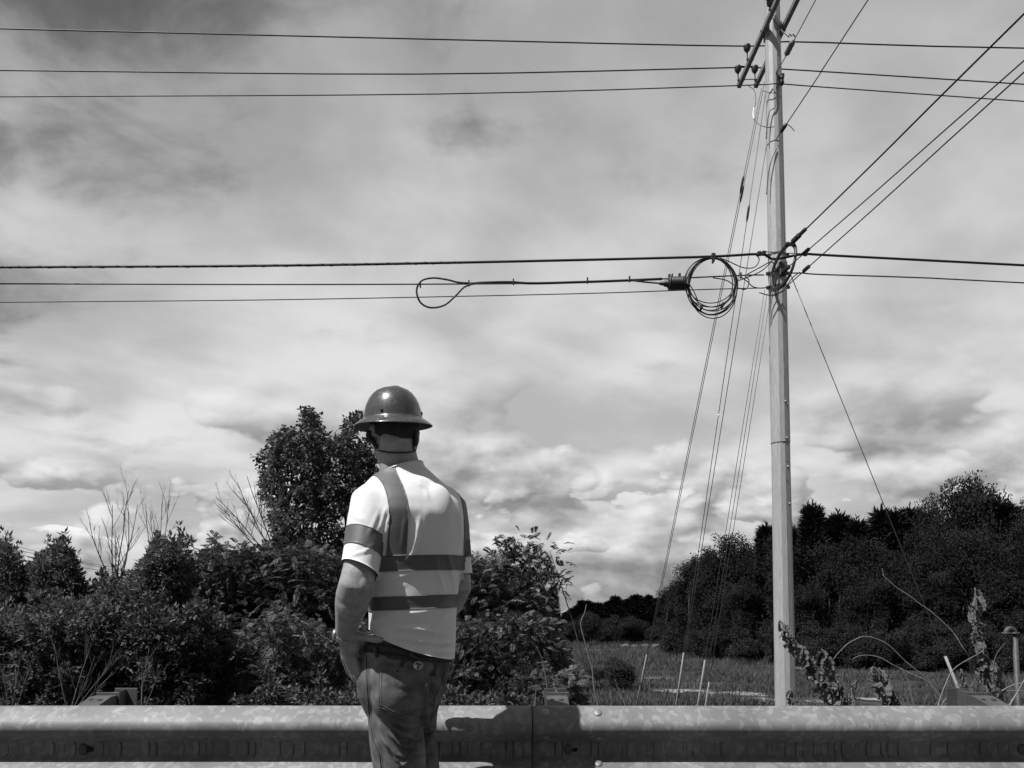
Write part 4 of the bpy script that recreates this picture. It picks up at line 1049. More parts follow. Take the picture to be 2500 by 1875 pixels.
# ------------------------------------------------------------------ vegetation
def unit(a): return a / np.maximum(np.linalg.norm(a, axis=1, keepdims=True), 1e-9)
def leaf_geo(pos, dirs, nrm, L, Wd, fold=.25):
    """diamond leaves: base, side, tip, side; (n,) arrays"""
    side = unit(np.cross(dirs, nrm)); up = unit(np.cross(side, dirs)); n = len(pos)
    L = L[:, None]; Wd = Wd[:, None]
    b = pos; t = pos + dirs * L - up * L * .12; m = pos + dirs * L * .42
    s1 = m + side * Wd + up * Wd * fold; s2 = m - side * Wd + up * Wd * fold
    V = np.stack([b, s1, t, s2], 1).reshape(-1, 3)
    F = np.arange(n * 4).reshape(n, 4)
    return V, F
def crown_pts(rng, lobes, n, bias=.45):
    vol = np.array([l[3] * l[4] * l[5] for l in lobes]); vol = vol ** .8; vol /= vol.sum()
    idx = rng.choice(len(lobes), n, p=vol); d = unit(rng.normal(size=(n, 3))); r = rng.random(n) ** bias
    lb = np.array(lobes)[idx]; return lb[:, :3] + d * r[:, None] * lb[:, 3:6], d
def foliage(rng, lobes, ncl, per, L, Wd, rad, up=.25, droop=0.0, feather=False, bias=.45, soft=0.0):
    C, D = crown_pts(rng, lobes, ncl, bias)
    return foliage_at(rng, C, D, per, L, Wd, rad, up, droop, feather, soft)
def foliage_at(rng, C, D, per, L, Wd, rad, up=.25, droop=0.0, feather=False, soft=0.0):
    ncl = len(C)
    if feather:
        # compound leaves: a drooping rachis with paired leaflets
        n = ncl * per; k = 11
        c = np.repeat(C, per, 0); o = np.repeat(D, per, 0)
        d = unit(o * .7 + rng.normal(size=(n, 3)) * .8 + np.array([0, 0, up]))
        base = c + rng.normal(size=(n, 3)) * rad; R = L * rng.uniform(.7, 1.25, n)
        nr = unit(np.cross(d, np.cross(np.array([0, 0, 1.0]), d)) + rng.normal(size=(n, 3)) * .35); side = unit(np.cross(d, nr))
        V = []
        ts = np.repeat(np.linspace(.18, 1.0, k), 2); sg = np.tile([1, -1], k)
        P = base[:, None] + d[:, None] * (R[:, None] * ts)[:, :, None] - np.array([0, 0, 1.0]) * ((R[:, None] * ts ** 2 * .38)[:, :, None])
        dl = side[:, None] * sg[None, :, None] * .85 + d[:, None] * .5 + rng.normal(size=(n, 2 * k, 3)) * .12 - np.array([0, 0, .22])
        dl = unit(dl.reshape(-1, 3)); nn = np.repeat(nr, 2 * k, 0)
        ll = np.repeat(R, 2 * k) * .30 * np.tile(1 - .55 * (np.abs(ts - .5) * 2) ** 2, n)
        V, F = leaf_geo(P.reshape(-1, 3), dl, nn, ll, ll * .17)
        return V, F, C
    n = ncl * per; c = np.repeat(C, per, 0); o = np.repeat(D, per, 0)
    pos = c + np.clip(rng.normal(size=(n, 3)), -1.5, 1.5) * rad * np.array([1, 1, .8])
    d = unit(unit(pos - c) * .8 + o * .4 + rng.normal(size=(n, 3)) * .55 + np.array([0, 0, up - droop]))
    nr = unit(rng.normal(size=(n, 3)) * (.6 - .3 * soft) + np.array([0, 0, 1.0 - .5 * soft]) + o * (.3 + .9 * soft))
    V, F = leaf_geo(pos, d, nr, L * rng.uniform(.6, 1.3, n), Wd * rng.uniform(.7, 1.25, n))
    return V, F, C
def limbs(rng, C, base, heads, r0, nmax=140, curv=.12):
    """stems from base to heads, then a limb from the nearest stem point to each leaf cluster"""
    parts = []; nodes = []
    for h in heads:
        b = Vector(base) + Vector((rng.normal() * .06, rng.normal() * .06, 0)) * (r0 * 14); h = Vector(h); mid = b.lerp(h, .5) + Vector((rng.normal(), rng.normal(), 0)) * (h - b).length * curv
        P = spline([b, b.lerp(mid, .5) + Vector((rng.normal(), rng.normal(), 0)) * (h - b).length * curv * .3, mid, h], 4); m = len(P)
        parts.append(tube(P, [r0 * (1 - .8 * i / (m - 1)) for i in range(m)], 6)); nodes += [(p, r0 * (1 - .8 * i / (m - 1))) for i, p in enumerate(P[2:], 2)]
    pick = C[rng.permutation(len(C))[:nmax]]
    for c in pick:
        c = Vector(c); q, rr = min(nodes, key=lambda k: (k[0] - c).length + max(0, k[0].z - c.z) * 1.2)
        mid = q.lerp(c, .5) + Vector((rng.normal(), rng.normal(), abs(rng.normal()) * .4)) * (c - q).length * .12
        parts.append(tube([q, mid, c], [rr * .45, rr * .3, rr * .12], 4, caps=False))
    return join(*parts)
def plant(name, loc, rng, lobes, ncl, per, L, Wd, rad, leaf, heads, r0, label, cat, group=None, nl=140, crown='crown', stem='trunk', **kw):
    V, F, C = foliage(rng, lobes, ncl, per, L, Wd, rad, **kw)
    root = empty(name, loc); tag(root, label, cat, group)
    o = np_mesh(crown, V, F, MAT[leaf], root); tag(o, kind='stuff')
    mesh_obj(stem, *limbs(rng, C, (0, 0, -.1), heads, r0, nl), MAT['bark'], root)
    return root
def inside(poly, x, y):
    n = len(poly); c = np.zeros(len(x), bool)
    for i in range(n):
        x1, y1 = poly[i]; x2, y2 = poly[(i + 1) % n]
        m = ((y1 > y) != (y2 > y)) & (x < (x2 - x1) * (y - y1) / (y2 - y1 + 1e-9) + x1); c ^= m
    return c
def grown(name, poly, Y, seed, label, leaf, cat='shrub', L=.06, Wd=.011, feather=False, dens=1.0, clump=15, deep=.8, per=None, bark=.02, up=.3, droop=0.0, nl=120, hollow=0.0, base_px=None, edge=.75):
    """a crown of many leaf clumps filling a bush of the given outline at distance Y, as deep as it is broad"""
    rng = np.random.default_rng(seed); P = np.array(poly, float); lo, hi = P.min(0), P.max(0); sc = Y / 1597.0
    bx = (lo[0] + hi[0]) / 2 if base_px is None else base_px
    c0 = w(bx, hi[1], Y); zb = zt(c0.x, Y); area = 0.5 * abs(np.dot(P[:, 0], np.roll(P[:, 1], 1)) - np.dot(P[:, 1], np.roll(P[:, 0], 1)))
    n = int(area / (clump * clump) * 2.6 * dens * 1.6)
    xs = rng.uniform(lo[0], hi[0], n * 3); ys = rng.uniform(lo[1], hi[1], n * 3); k = inside(poly, xs, ys); q = clump * edge
    k &= (inside(poly, xs - q, ys) & inside(poly, xs + q, ys) & inside(poly, xs, ys - q * 1.7)) | (rng.random(len(xs)) < .10)
    if hollow: k &= np.array([mnoise.noise(Vector((x / 45, y / 45, seed * 1.7))) for x, y in zip(xs, ys)]) > -hollow
    xs, ys = xs[k][:n], ys[k][:n]; n = len(xs)
    # depth: rounded, thicker in the middle
    ex = np.clip(1 - np.abs((xs - (lo[0] + hi[0]) / 2) / (hi[0] - lo[0]) * 2) ** 2.5, .08, 1); dy = rng.uniform(-1, 1, n) * deep * ex ** .5
    C = np.array([list(w(x, y, Y + d)) for x, y, d in zip(xs, ys, dy)]); C -= np.array([c0.x, Y, zb])
    r = clump * sc * .48
    D = unit(np.stack([(xs - (lo[0] + hi[0]) / 2) / (hi[0] - lo[0]) * 1.5, dy / max(deep, .1) * .8, np.full(n, .5)], 1) + rng.normal(size=(n, 3)) * .35)
    if per is None: per = 34 if not feather else 5
    # leafy shoots standing clear of the mass
    if not feather and cat != 'tree':
        t = np.where(C[:, 2] > np.quantile(C[:, 2], .80))[0]; t = t[rng.permutation(len(t))[:max(3, len(t) // 7)]]
        ext_ = [C[i] + (np.array([rng.normal() * .10, rng.normal() * .10, 1.0]) * h) for i in t for h in np.linspace(.05, rng.uniform(.10, .26), 4)]
        C = np.concatenate([C, np.array(ext_)]); D = np.concatenate([D, np.tile([0, 0, 1.0], (len(ext_), 1))]); n = len(C)
        tip = (np.arange(n) >= n - len(ext_))
    else: tip = None
    if tip is not None and tip.any():
        V, F, _ = foliage_at(rng, C[~tip], D[~tip], per, L, Wd, r, up, droop, feather); V2, F2, _ = foliage_at(rng, C[tip], D[tip], max(per // 4, 4), L, Wd, r * .45, up + .5, droop, feather)
        F = np.concatenate([F, F2 + len(V)]); V = np.concatenate([V, V2])
    else: V, F, _ = foliage_at(rng, C, D, per, L, Wd, r, up, droop, feather)
    root = empty(name, (c0.x, Y, zb)); tag(root, label, cat); o = np_mesh('crown', V, F, MAT[leaf], root); tag(o, kind='stuff')
    top = C[np.argsort(-C[:, 2])]; idx = rng.permutation(len(C))[:9]; heads = [tuple(top[0] - [0, 0, r])] + [tuple(C[i] * [.9, .9, .95]) for i in idx]
    mesh_obj('trunk', *limbs(rng, C, (0, 0, -.1), heads, bark, nl, .06), MAT['bark'], root); return root
def bump_top(x0, x1, y0, y1, seed, amp=14, step=14):
    rng = random.Random(seed); t = []; x = x0
    while x <= x1: t.append((x, y0 + rng.uniform(-amp, amp) + amp * .8 * math.sin((x - x0) / 37.0 + seed))); x += step
    return t + [(x1, y1), (x0, y1)]
# --- roadside bushes on the bank, left of the man
grown('shrub', [(-70, 1190), (-30, 1175), (0, 1166), (8, 1158), (18, 1180), (35, 1200), (40, 1215), (58, 1212), (62, 1245), (75, 1260), (75, 1345), (-70, 1345)], 8.4, 11, 'lance-leaved shrub cut by the left edge of the picture', 'leafA', up=.7, clump=13)
grown('shrub', [(52, 1270), (62, 1225), (78, 1202), (92, 1190), (104, 1178), (116, 1176), (124, 1162), (134, 1176), (148, 1170), (156, 1182), (160, 1206), (170, 1222), (172, 1246), (186, 1270), (182, 1345), (52, 1345)], 8.2, 12, 'upright lance-leaved shrub, second from the left edge', 'leafA', up=.8, clump=12)
grown('shrub', [(168, 1285), (192, 1268), (205, 1258), (216, 1244), (232, 1240), (246, 1252), (268, 1250), (290, 1256), (304, 1268), (300, 1350), (160, 1350)], 8.0, 13, 'low glossy shrub in the dip of the skyline, left of the bare stems', 'leafC', L=.055, Wd=.013)
grown('shrub', [(264, 1275), (282, 1240), (300, 1222), (316, 1210), (322, 1190), (332, 1182), (338, 1162), (346, 1150), (358, 1160), (362, 1186), (372, 1196), (384, 1185), (392, 1158), (404, 1152), (412, 1162), (402, 1178), (404, 1205), (420, 1225), (420, 1345), (262, 1345)], 7.6, 14, 'shrub with tall leafy shoots beside the bare upright stems', 'leafA', L=.065, Wd=.012, up=.2, clump=12)
grown('shrub', [(370, 1250), (392, 1222), (412, 1205), (430, 1200), (446, 1186), (454, 1160), (460, 1146), (468, 1162), (474, 1178), (486, 1170), (498, 1182), (520, 1178), (548, 1186), (575, 1190), (595, 1210), (595, 1400), (365, 1400)], 8.8, 15, 'feathery-leaved shrub, left one of the two under the tall tree', 'leafB', feather=True, L=.13, clump=13, dens=1.2)
grown('shrub', [(540, 1215), (556, 1190), (578, 1172), (604, 1160), (640, 1165), (672, 1172), (700, 1182), (730, 1190), (756, 1205), (775, 1240), (775, 1420), (540, 1420)], 8.6, 16, 'feathery-leaved shrub directly left of the man', 'leafB', feather=True, L=.13, clump=13, dens=1.2)
grown('shrub', bump_top(-70, 262, 1318, 1560, 17, 24), 6.6, 17, 'dark tangled bush low at the left, above the rail', 'leafA', L=.055, Wd=.010, dens=.95, hollow=.38, clump=13)
grown('shrub', bump_top(200, 505, 1318, 1560, 18, 26), 6.75, 18, 'glossy low bush behind the left guardrail post', 'leafC', L=.048, Wd=.012, dens=.95, hollow=.40, clump=13)
grown('shrub', bump_top(430, 800, 1345, 1480, 19, 26), 7.0, 19, 'broad low bush left of the hand on the hip', 'leafB', L=.11, feather=True, dens=1.0, hollow=.40, clump=14)
grown('sapling', [(560, 1540), (500, 1535), (520, 1500), (560, 1480), (585, 1455), (610, 1480), (645, 1500), (660, 1535), (610, 1540)], 5.4, 20, 'small sapling in front of the grassy mound', 'leafC', 'sapling', L=.042, Wd=.011, dens=.35, clump=14, deep=.3, bark=.009)
grown('weed_clump', bump_top(590, 800, 1494, 1575, 25, 10), 5.6, 25, 'low weed clump just above the rail, left of the man', 'leafC', 'weeds', L=.045, Wd=.010, dens=.7, deep=.35, bark=.007)
# --- right of the man
grown('shrub', [(930, 1260), (945, 1205), (958, 1190), (975, 1182), (996, 1194), (1018, 1190), (1042, 1204), (1066, 1200), (1098, 1214), (1128, 1232), (1156, 1256), (1182, 1296), (1200, 1330), (1195, 1400), (930, 1400)], 8.9, 21, 'feathery-leaved shrub directly right of the man', 'leafB', feather=True, L=.13, clump=13, dens=1.2)
grown('shrub', [(930, 1380), (985, 1345), (1050, 1325), (1110, 1315), (1160, 1320), (1195, 1345), (1215, 1390), (1232, 1430), (1242, 1475), (1205, 1495), (1130, 1530), (930, 1540)], 8.2, 22, 'feathery shrub sloping down beside the forked dry stalk', 'leafB', feather=True, L=.12, clump=13, dens=1.2)
grown('weed_clump', bump_top(935, 1160, 1500, 1570, 23, 10), 5.4, 23, 'low weed clump just above the rail, right of the man', 'leafC', 'weeds', L=.045, Wd=.010, dens=.8, deep=.35, bark=.007)
grown('shrub', bump_top(1120, 1262, 1440, 1545, 24, 8), 7.4, 24, 'low dark bush behind the middle guardrail post', 'leafB', feather=True, L=.14, dens=.9, deep=.5)
# airy leader of the right shrub
rng = np.random.default_rng(31); p = w(1085, 1300, 8.7); zb = zt(p.x, 8.7)
def rel(x, y): q = w(x, y, 8.7); return (q.x - p.x, 0.0, q.z - zb)
hs = [rel(1120, 1165), rel(1165, 1180), rel(1188, 1190), rel(1195, 1225), rel(1200, 1255), rel(1090, 1190)]
plant('sapling', (p.x, 8.7, zb), rng, [(h[0], 0, h[2], .13, .13, .09) for h in hs] + [rel(1130, 1215) + (.22, .2, .2), rel(1150, 1255) + (.25, .2, .15)], 90, 3, .17, .02, .06, 'leafB', hs, .02, 'airy sapling with outstretched branches against the clouds, right of the man', 'sapling', feather=True, nl=60)

# --- the tall tree behind the man
grown('broadleaf_tree', [(664, 866), (652, 880), (648, 910), (628, 914), (604, 926), (594, 930), (590, 945), (576, 952), (566, 974), (553, 986), (560, 1006), (572, 1022), (558, 1036), (566, 1060), (562, 1082), (584, 1092), (586, 1125), (592, 1160), (600, 1215), (650, 1245), (790, 1245), (815, 1150), (820, 1050), (806, 960), (800, 905), (786, 890), (765, 893), (744, 902), (738, 925), (728, 936), (716, 945), (704, 930), (692, 922), (690, 908), (680, 898), (682, 874)], 14.0, 5,
      'tall ragged-crowned tree directly behind the man with the hard hat', 'leafC', 'tree', L=.078, Wd=.030, clump=14, deep=1.3, per=26, bark=.085, up=.1, droop=.3, nl=260, hollow=.33, dens=.6, base_px=705, edge=.5)

# --- bare shrubs
def bare(name, pbase, Y, tips, seed, label, r0, mat='twig', levels=2, fan=.35, side=5, cat='bare shrub'):
    rng = random.Random(seed); base = w(pbase[0], pbase[1], Y); zb = base.z; parts = []
    root = empty(name, (base.x, Y, base.z)); tag(root, label, cat)
    def br(a, d, L, r, lev):
        P = [a]; n = 5; dd = d.copy()
        for i in range(n):
            dd = (dd + Vector((rng.gauss(0, .07), rng.gauss(0, .07), .07))).normalized(); P.append(P[-1] + dd * L / n)
        parts.append(tube(P, [r * (1 - .65 * i / n) for i in range(n + 1)], 5, caps=False))
        if lev:
            for i in range(side):
                t = rng.uniform(.25, .95); k = int(t * n); q = P[k].lerp(P[k + 1], t * n - k)
                ang = rng.uniform(0, 6.28); s = Vector((math.cos(ang), math.sin(ang) * .7, .1)); nd = (dd * .75 + s * fan * rng.uniform(.7, 1.6)).normalized()
                br(q, nd, L * rng.uniform(.28, .5) * (1.15 - t * .5), r * .55 * (1 - .5 * t), lev - 1)
    for tx, ty in tips:
        t = w(tx, ty, Y); d = t - base; d.y = rng.uniform(-.25, .25) * d.length; 
        br(base, (d.normalized() - Vector((0, 0, .12))).normalized(), d.length * 1.02, r0, levels)
    mesh_obj('twigs', *join(*parts), MAT[mat], root); settle(root)
bare('bare_shrub', (252, 1290), 8.1, ((218, 1130), (228, 1100), (250, 1062), (262, 1070), (278, 1090), (240, 1150)), 3, 'leafless upright stems against the bright cloud at the left', .009, fan=.30)
bare('bare_shrub', (330, 1290), 8.3, ((318, 1100), (335, 1085), (352, 1080), (366, 1115)), 4, 'smaller leafless stems right of the bright cloud', .0075, fan=.28)
bare('bare_tree', (600, 1215), 12.5, ((468, 1085), (505, 1050), (540, 1035), (575, 1050), (470, 1135)), 5, 'leafless branching tree left of the tall tree crown', .014, fan=.55, cat='bare tree', side=8, levels=2)
bare('dead_brush', (150, 1545), 5.2, ((205, 1420), (260, 1410), (235, 1455), (170, 1390), (120, 1400)), 6, 'dead grey twigs fanning up behind the left rail', .0045, 'twig2', fan=.4, cat='dead brush')
bare('dead_brush', (22, 1560), 5.4, ((30, 1420), (5, 1400), (60, 1440)), 7, 'dead stems at the very left edge above the rail', .0045, 'twig2', fan=.4, cat='dead brush')
bare('dead_brush', (305, 1545), 5.6, ((318, 1400), (300, 1440), (352, 1450)), 8, 'thin dead stem standing right of the left guardrail post', .005, 'twig2', fan=.4, cat='dead brush', side=4)
bare('dead_brush', (120, 1420), 7.0, ((190, 1300), (150, 1330), (210, 1350), (118, 1330)), 9, 'pale branching dead twigs in front of the left shrubs', .006, 'twig2', fan=.35, cat='dead brush')

# --- withered tall weeds, canes and stalks just behind the rail
def wither_meshes():
    out = []
    for s in range(6):
        rng = random.Random(50 + s); V = []; F = []; nu, nv = 22, 6; curl = rng.uniform(1.2, 2.6); tw = rng.uniform(-1.2, 1.2); fold = rng.uniform(.5, 1.1)
        for i in range(nu + 1):
            t = i / nu; a = curl * t; wd = .30 * math.sin(math.pi * min(1, t * .93 + .07)) ** .7
            cx = math.sin(a) / curl; cz = -(1 - math.cos(a)) / curl
            for j in range(nv + 1):
                v = j / nv * 2 - 1; f = fold * (1 + .4 * math.sin(5 * t + s)); 
                lat = wd * v * math.cos(f * abs(v) * 1.1); dep = wd * abs(v) * math.sin(f) * .9
                rip = .055 * math.sin(t * 30 + abs(v) * 2.4) * (abs(v) * .9 + .15) + .03 * mnoise.noise(Vector((t * 4, v * 2, s * 3.1)))
                ca, sa = math.cos(tw * t), math.sin(tw * t); y, z = lat * ca - (dep + rip) * sa, lat * sa + (dep + rip) * ca
                V.append(Vector((cx + z * math.sin(a) , y, cz + z * math.cos(a))))
        for i in range(nu):
            for j in range(nv): a0 = i * (nv + 1) + j; F.append((a0, a0 + 1, a0 + nv + 2, a0 + nv + 1))
        me = bpy.data.meshes.new('withered_leaf'); me.from_pydata([tuple(v) for v in V], [], F); me.materials.append(MAT['wither'])
        me.polygons.foreach_set('use_smooth', [True] * len(me.polygons)); out.append(me)
    return out
WL = wither_meshes()
def withered(path, Y, n, size, seed, label, top=.05, r=.006):
    rng = random.Random(seed); P = spline([w(x, y, Y) for x, y in path], 8); foot = P[-1].copy()
    gz = zt(foot.x, Y); P.append(Vector((foot.x + .02, Y, gz - .05)))
    root = empty('withered_weed', (foot.x, Y, gz)); tag(root, label, 'withered weed', 'withered weeds behind the rail')
    m = len(P); mesh_obj('stalk', *tube(P, [r * (.45 + .55 * i / (m - 1)) for i in range(m)], 6), MAT['stem'], root)
    settle(root)
    n = int(n * 1.9)
    for i in range(n):
        t = top + (.93 - top) * (i + rng.uniform(-.3, .3)) / n; t = min(max(t, 0), .95); k = t * (m - 2); q = P[int(k)].lerp(P[int(k) + 1], k - int(k))
        o = bpy.data.objects.new('leaf', rng.choice(WL)); COL.objects.link(o); o.parent = root
        s = 1.25 * size * rng.uniform(.65, 1.15) * (.65 + .5 * t); o.location = q - Vector(root.location)
        o.rotation_euler = (rng.uniform(-.4, .4), rng.uniform(.35, 1.3), rng.uniform(0, 6.28)); o.scale = (s, s * rng.uniform(.5, .85), s)
withered(((1683, 1338), (1718, 1385), (1755, 1428), (1785, 1475), (1812, 1545)), 3.95, 17, .105, 1, 'long withered weed leaning left across the foot of the pole', .03)
withered(((1775, 1402), (1795, 1440), (1812, 1485), (1835, 1550)), 3.9, 12, .10, 2, 'withered weed standing right beside the long leaning one')
withered(((1886, 1440), (1905, 1460), (1930, 1495), (1965, 1550)), 3.85, 14, .10, 3, 'bushy withered weed under the two arching canes', .0)
withered(((2106, 1270), (2112, 1330), (2121, 1400), (2129, 1465), (2137, 1550)), 3.9, 26, .095, 4, 'tallest withered weed, above the right guardrail post', .04)
withered(((1708, 1488), (1716, 1508), (1726, 1550)), 3.9, 5, .07, 5, 'small withered sprig at the foot of the pole')
withered(((2075, 1445), (2086, 1480), (2098, 1540)), 3.8, 5, .075, 6, 'short withered weed left of the right guardrail post')
withered(((2150, 1432), (2160, 1470), (2172, 1550)), 4.05, 5, .08, 7, 'short withered weed right of the tallest one')
withered(((1850, 1470), (1836, 1500), (1828, 1550)), 3.9, 6, .085, 8, 'low withered weed between the leaning weeds and the arching canes')

def stalk(name, src, Y, r, mat, label, cat, root_in=True):
    P = spline([W(x, y, Y + dy) for x, y, dy in [(q + (0,))[:3] for q in src]], 6); P = [p + Vector((mnoise.noise(p * 9), 0, mnoise.noise(p * 9 + Vector((7, 0, 0))))) * .010 for p in P]; e = P[-1]; g = zt(e.x, e.y)
    if root_in:
        d = (P[-1] - P[-4]); d = d.normalized() if d.z < 0 else Vector((0, 0, -1)); d = (d + Vector((0, .1, -1.2))).normalized()
        P.append(P[-1] + d * .15); q = P[-1]; P.append(Vector((q.x + .02, q.y + .05, zt(q.x, q.y + .05) - .05)))
    m = len(P); o = mesh_obj(name, *tube(P, [r * .78 * (.35 + .65 * i / (m - 1)) * (1.25 if i % 7 == 3 else 1.0) for i in range(m)], 6), MAT[mat]); tag(o, label, cat); return o
stalk('dry_cane', [(2153, 1390), (2157, 1402), (2162, 1411), (2215, 1452), (2272, 1492), (2328, 1548), (2362, 1596), (2372, 1660, .1), (2378, 1725, .1)], 4.1, .0052, 'cane', 'long pale cane slanting from the tall withered weed up to the left', 'cane')
stalk('dry_cane', [(2034, 1611), (2048, 1592), (2075, 1565), (2113, 1555), (2158, 1568), (2211, 1615), (2275, 1669), (2310, 1722)], 4.0, .0042, 'cane', 'higher of the two pale canes arching over', 'cane')
stalk('dry_cane', [(2083, 1608), (2104, 1600), (2135, 1604), (2173, 1618), (2227, 1644), (2268, 1669), (2303, 1722)], 4.05, .0042, 'cane', 'lower of the two pale canes arching over', 'cane')
stalk('dry_cane', [(2177, 1620), (2202, 1640), (2221, 1678), (2232, 1724)], 3.9, .0055, 'stem', 'short grey cane bending down below the arches', 'cane')
stalk('dry_cane', [(2398, 1586), (2328, 1637), (2306, 1675), (2290, 1722)], 3.8, .0050, 'cane', 'pale cane crossing the foot of the right guy wire', 'cane')
stalk('dry_cane', [(2337, 1680), (2316, 1697), (2298, 1722)], 3.75, .0055, 'stem', 'short cane leaning left of the right guardrail post', 'cane')
stalk('dry_cane', [(2520, 1658), (2470, 1676), (2440, 1692), (2425, 1722)], 3.9, .0055, 'cane', 'upper cane of the tangle in the right corner', 'cane')
stalk('dry_cane', [(2510, 1648), (2490, 1680), (2466, 1722)], 3.8, .0060, 'cane', 'steep thick cane in the right corner behind the post', 'cane')
stalk('dry_cane', [(2520, 1688), (2470, 1687), (2438, 1690), (2420, 1722)], 4.0, .0050, 'cane', 'level cane lying low in the right corner', 'cane')
stalk('dry_cane', [(2452, 1568), (2432, 1596), (2424, 1640), (2420, 1722)], 4.1, .0030, 'stem', 'thin curved stalk left of the vent pipe', 'cane')
stalk('dead_stalk', [(1432.6, 1476), (1426, 1496), (1417, 1519), (1425, 1552), (1440, 1615), (1450, 1669), (1461, 1726)], 4.3, .0065, 'stem', 'forked dry stalk standing before the far tree line', 'dry stalk')
stalk('dead_stalk', [(1554, 1590), (1558, 1621), (1564, 1678), (1562, 1726)], 4.2, .0050, 'bark', 'dark stalk crossing the leftmost anchor tube', 'dry stalk')
stalk('dead_stalk', [(1500.6, 1660), (1512, 1694), (1527.5, 1726)], 4.2, .0050, 'stem', 'short stalk before the round bush in the field', 'dry stalk')
stalk('dead_stalk', [(1622, 1650), (1630, 1685), (1640, 1726)], 4.2, .0045, 'bark', 'short dark stalk between the two left anchor tubes', 'dry stalk')
stalk('dead_stalk', [(1885, 1596), (1852, 1628), (1820, 1659), (1804, 1691), (1796, 1726)], 4.2, .0042, 'bark', 'dark curved stalk bending towards the pole', 'dry stalk')
stalk('dead_stalk', [(1310, 1580), (1326, 1621), (1334, 1663), (1338, 1726)], 5.0, .0050, 'stem', 'pale stalk in front of the right feathery shrub', 'dry stalk')
stalk('dead_stalk', [(1308, 1684), (1306.5, 1700), (1306, 1726)], 3.75, .0042, 'stem', 'short straight stalk left of the middle guardrail post', 'dry stalk')
stalk('dead_stalk', [(2078, 1640), (2082, 1662), (2062, 1690), (2057, 1726)], 3.85, .0040, 'bark', 'dark crooked twig among the withered weeds', 'dry stalk')

# --- gooseneck vent pipe
def vent():
    Y = 11.0; c = W(2478, 1560, Y); zb = zt(c.x, Y); r = 5.9 * Y / FPX
    root = empty('vent_pipe', (c.x, Y, zb)); tag(root, 'gooseneck vent pipe of dull steel at the right edge', 'pipe')
    zf = W(2480, 1546, Y).z; rb = 10.6 * Y / FPX
    mesh_obj('riser', *tube([(c.x + .05, Y, zb - .2), (c.x, Y, zf)], r, 14), MAT['pipe'], root)
    pts = [Vector((c.x - rb + rb * math.cos(a), Y, zf + rb * 1.05 * math.sin(a))) for a in np.linspace(0, math.pi, 14)]
    mesh_obj('bend', *tube(pts, r, 14), MAT['pipe'], root)
    mesh_obj('flange', *lathe([(r * 1.0, -.012), (r * 1.75, -.012), (r * 1.75, .012), (r * 1.0, .012)], Matrix.Translation((c.x, Y, zf)), 18), MAT['pipe'], root)
    mesh_obj('flange', *lathe([(r * .2, -.012), (r * 1.75, -.012), (r * 1.75, .012), (r * 1.0, .012)], Matrix.Translation((c.x - 2 * rb, Y, zf)), 18), MAT['pipe'], root)
    settle(root)
vent()

# --- the wood across the field: one of each kind, then copies
def proto(kind, seed):
    rng = np.random.default_rng(seed); lobes = []
    if kind == 'round':        # 10 m broad tree
        for i in range(16):
            a = rng.uniform(0, 6.28); q = rng.uniform(0, 1); z = 2.2 + 6.6 * q; rr = 3.0 * math.sin(math.pi * min(1, .22 + .72 * q)) ** .8
            lobes.append((rr * .75 * math.cos(a), rr * .75 * math.sin(a), z, rng.uniform(1.0, 1.7), rng.uniform(1.0, 1.7), rng.uniform(.8, 1.3)))
        lobes += [(0, 0, 5, 2.2, 2.2, 3.0), (rng.normal() * .5, 0, 8.9, 1.1, 1.1, 1.0)]
        V, F, C = foliage(rng, lobes, 250, 96, .19, .066, .42, up=.15, bias=.30, soft=1.0)
        T = limbs(rng, C, (0, 0, -.4), [(l[0] * .8, l[1] * .8, l[2]) for l in lobes[:9]], .20, 60); leaf = 'leafF'
    elif kind == 'cedar':      # 9 m spired cedar
        n = 900; q = rng.random(n) ** .75; z = .5 + 8.4 * q; a = rng.uniform(0, 6.28, n); rr = (2.1 * (1 - q) ** 1.15 + .04) * rng.uniform(.45, 1.0, n) * (1 + .38 * np.sin(a * 3 + z * 2.7 + seed) * np.cos(z * 1.9 + a))
        C = np.stack([rr * np.cos(a), rr * np.sin(a), z], 1); per = 14; N_ = n * per
        c = np.repeat(C, per, 0); o = unit(np.repeat(np.stack([np.cos(a), np.sin(a), np.full(n, .9)], 1), per, 0))
        pos = c + rng.normal(size=(N_, 3)) * np.array([.16, .16, .22]) * np.repeat(.35 + 1.0 * (1 - q), per)[:, None]; d = unit(o + rng.normal(size=(N_, 3)) * .35); nr = unit(rng.normal(size=(N_, 3)))
        V, F = leaf_geo(pos, d, nr, .46 * rng.uniform(.5, 1.4, N_), .045 * rng.uniform(.7, 1.3, N_)); top = np.array([[0, 0, 8.7 + .09 * i] for i in range(9)])
        V2, F2 = leaf_geo(top, unit(np.stack([rng.normal(size=9) * .25, rng.normal(size=9) * .25, np.ones(9)], 1)), unit(rng.normal(size=(9, 3))), np.full(9, .35), np.full(9, .04))
        F = np.concatenate([F, F2 + len(V)]); V = np.concatenate([V, V2]); T = tube([(0, 0, -.4), (0, 0, 4), (.05, 0, 8.6)], [.16, .09, .02], 6); leaf = 'leafG'
    else:                      # 4 m thicket shrub
        for i in range(11):
            a = rng.uniform(0, 6.28); lobes.append((1.3 * math.cos(a) * rng.random() ** .5, 1.1 * math.sin(a), rng.uniform(.7, 3.0), rng.uniform(.6, 1.0), .8, rng.uniform(.5, .9)))
        V, F, C = foliage(rng, lobes, 620, 20, .14, .04, .18, up=.35, bias=.4, soft=.8)
        T = limbs(rng, C, (0, 0, -.3), [(l[0] * .7, l[1] * .7, l[2]) for l in lobes[:6]], .05, 40); leaf = 'leafH'
    return V, F, T, leaf
PROTO = {}
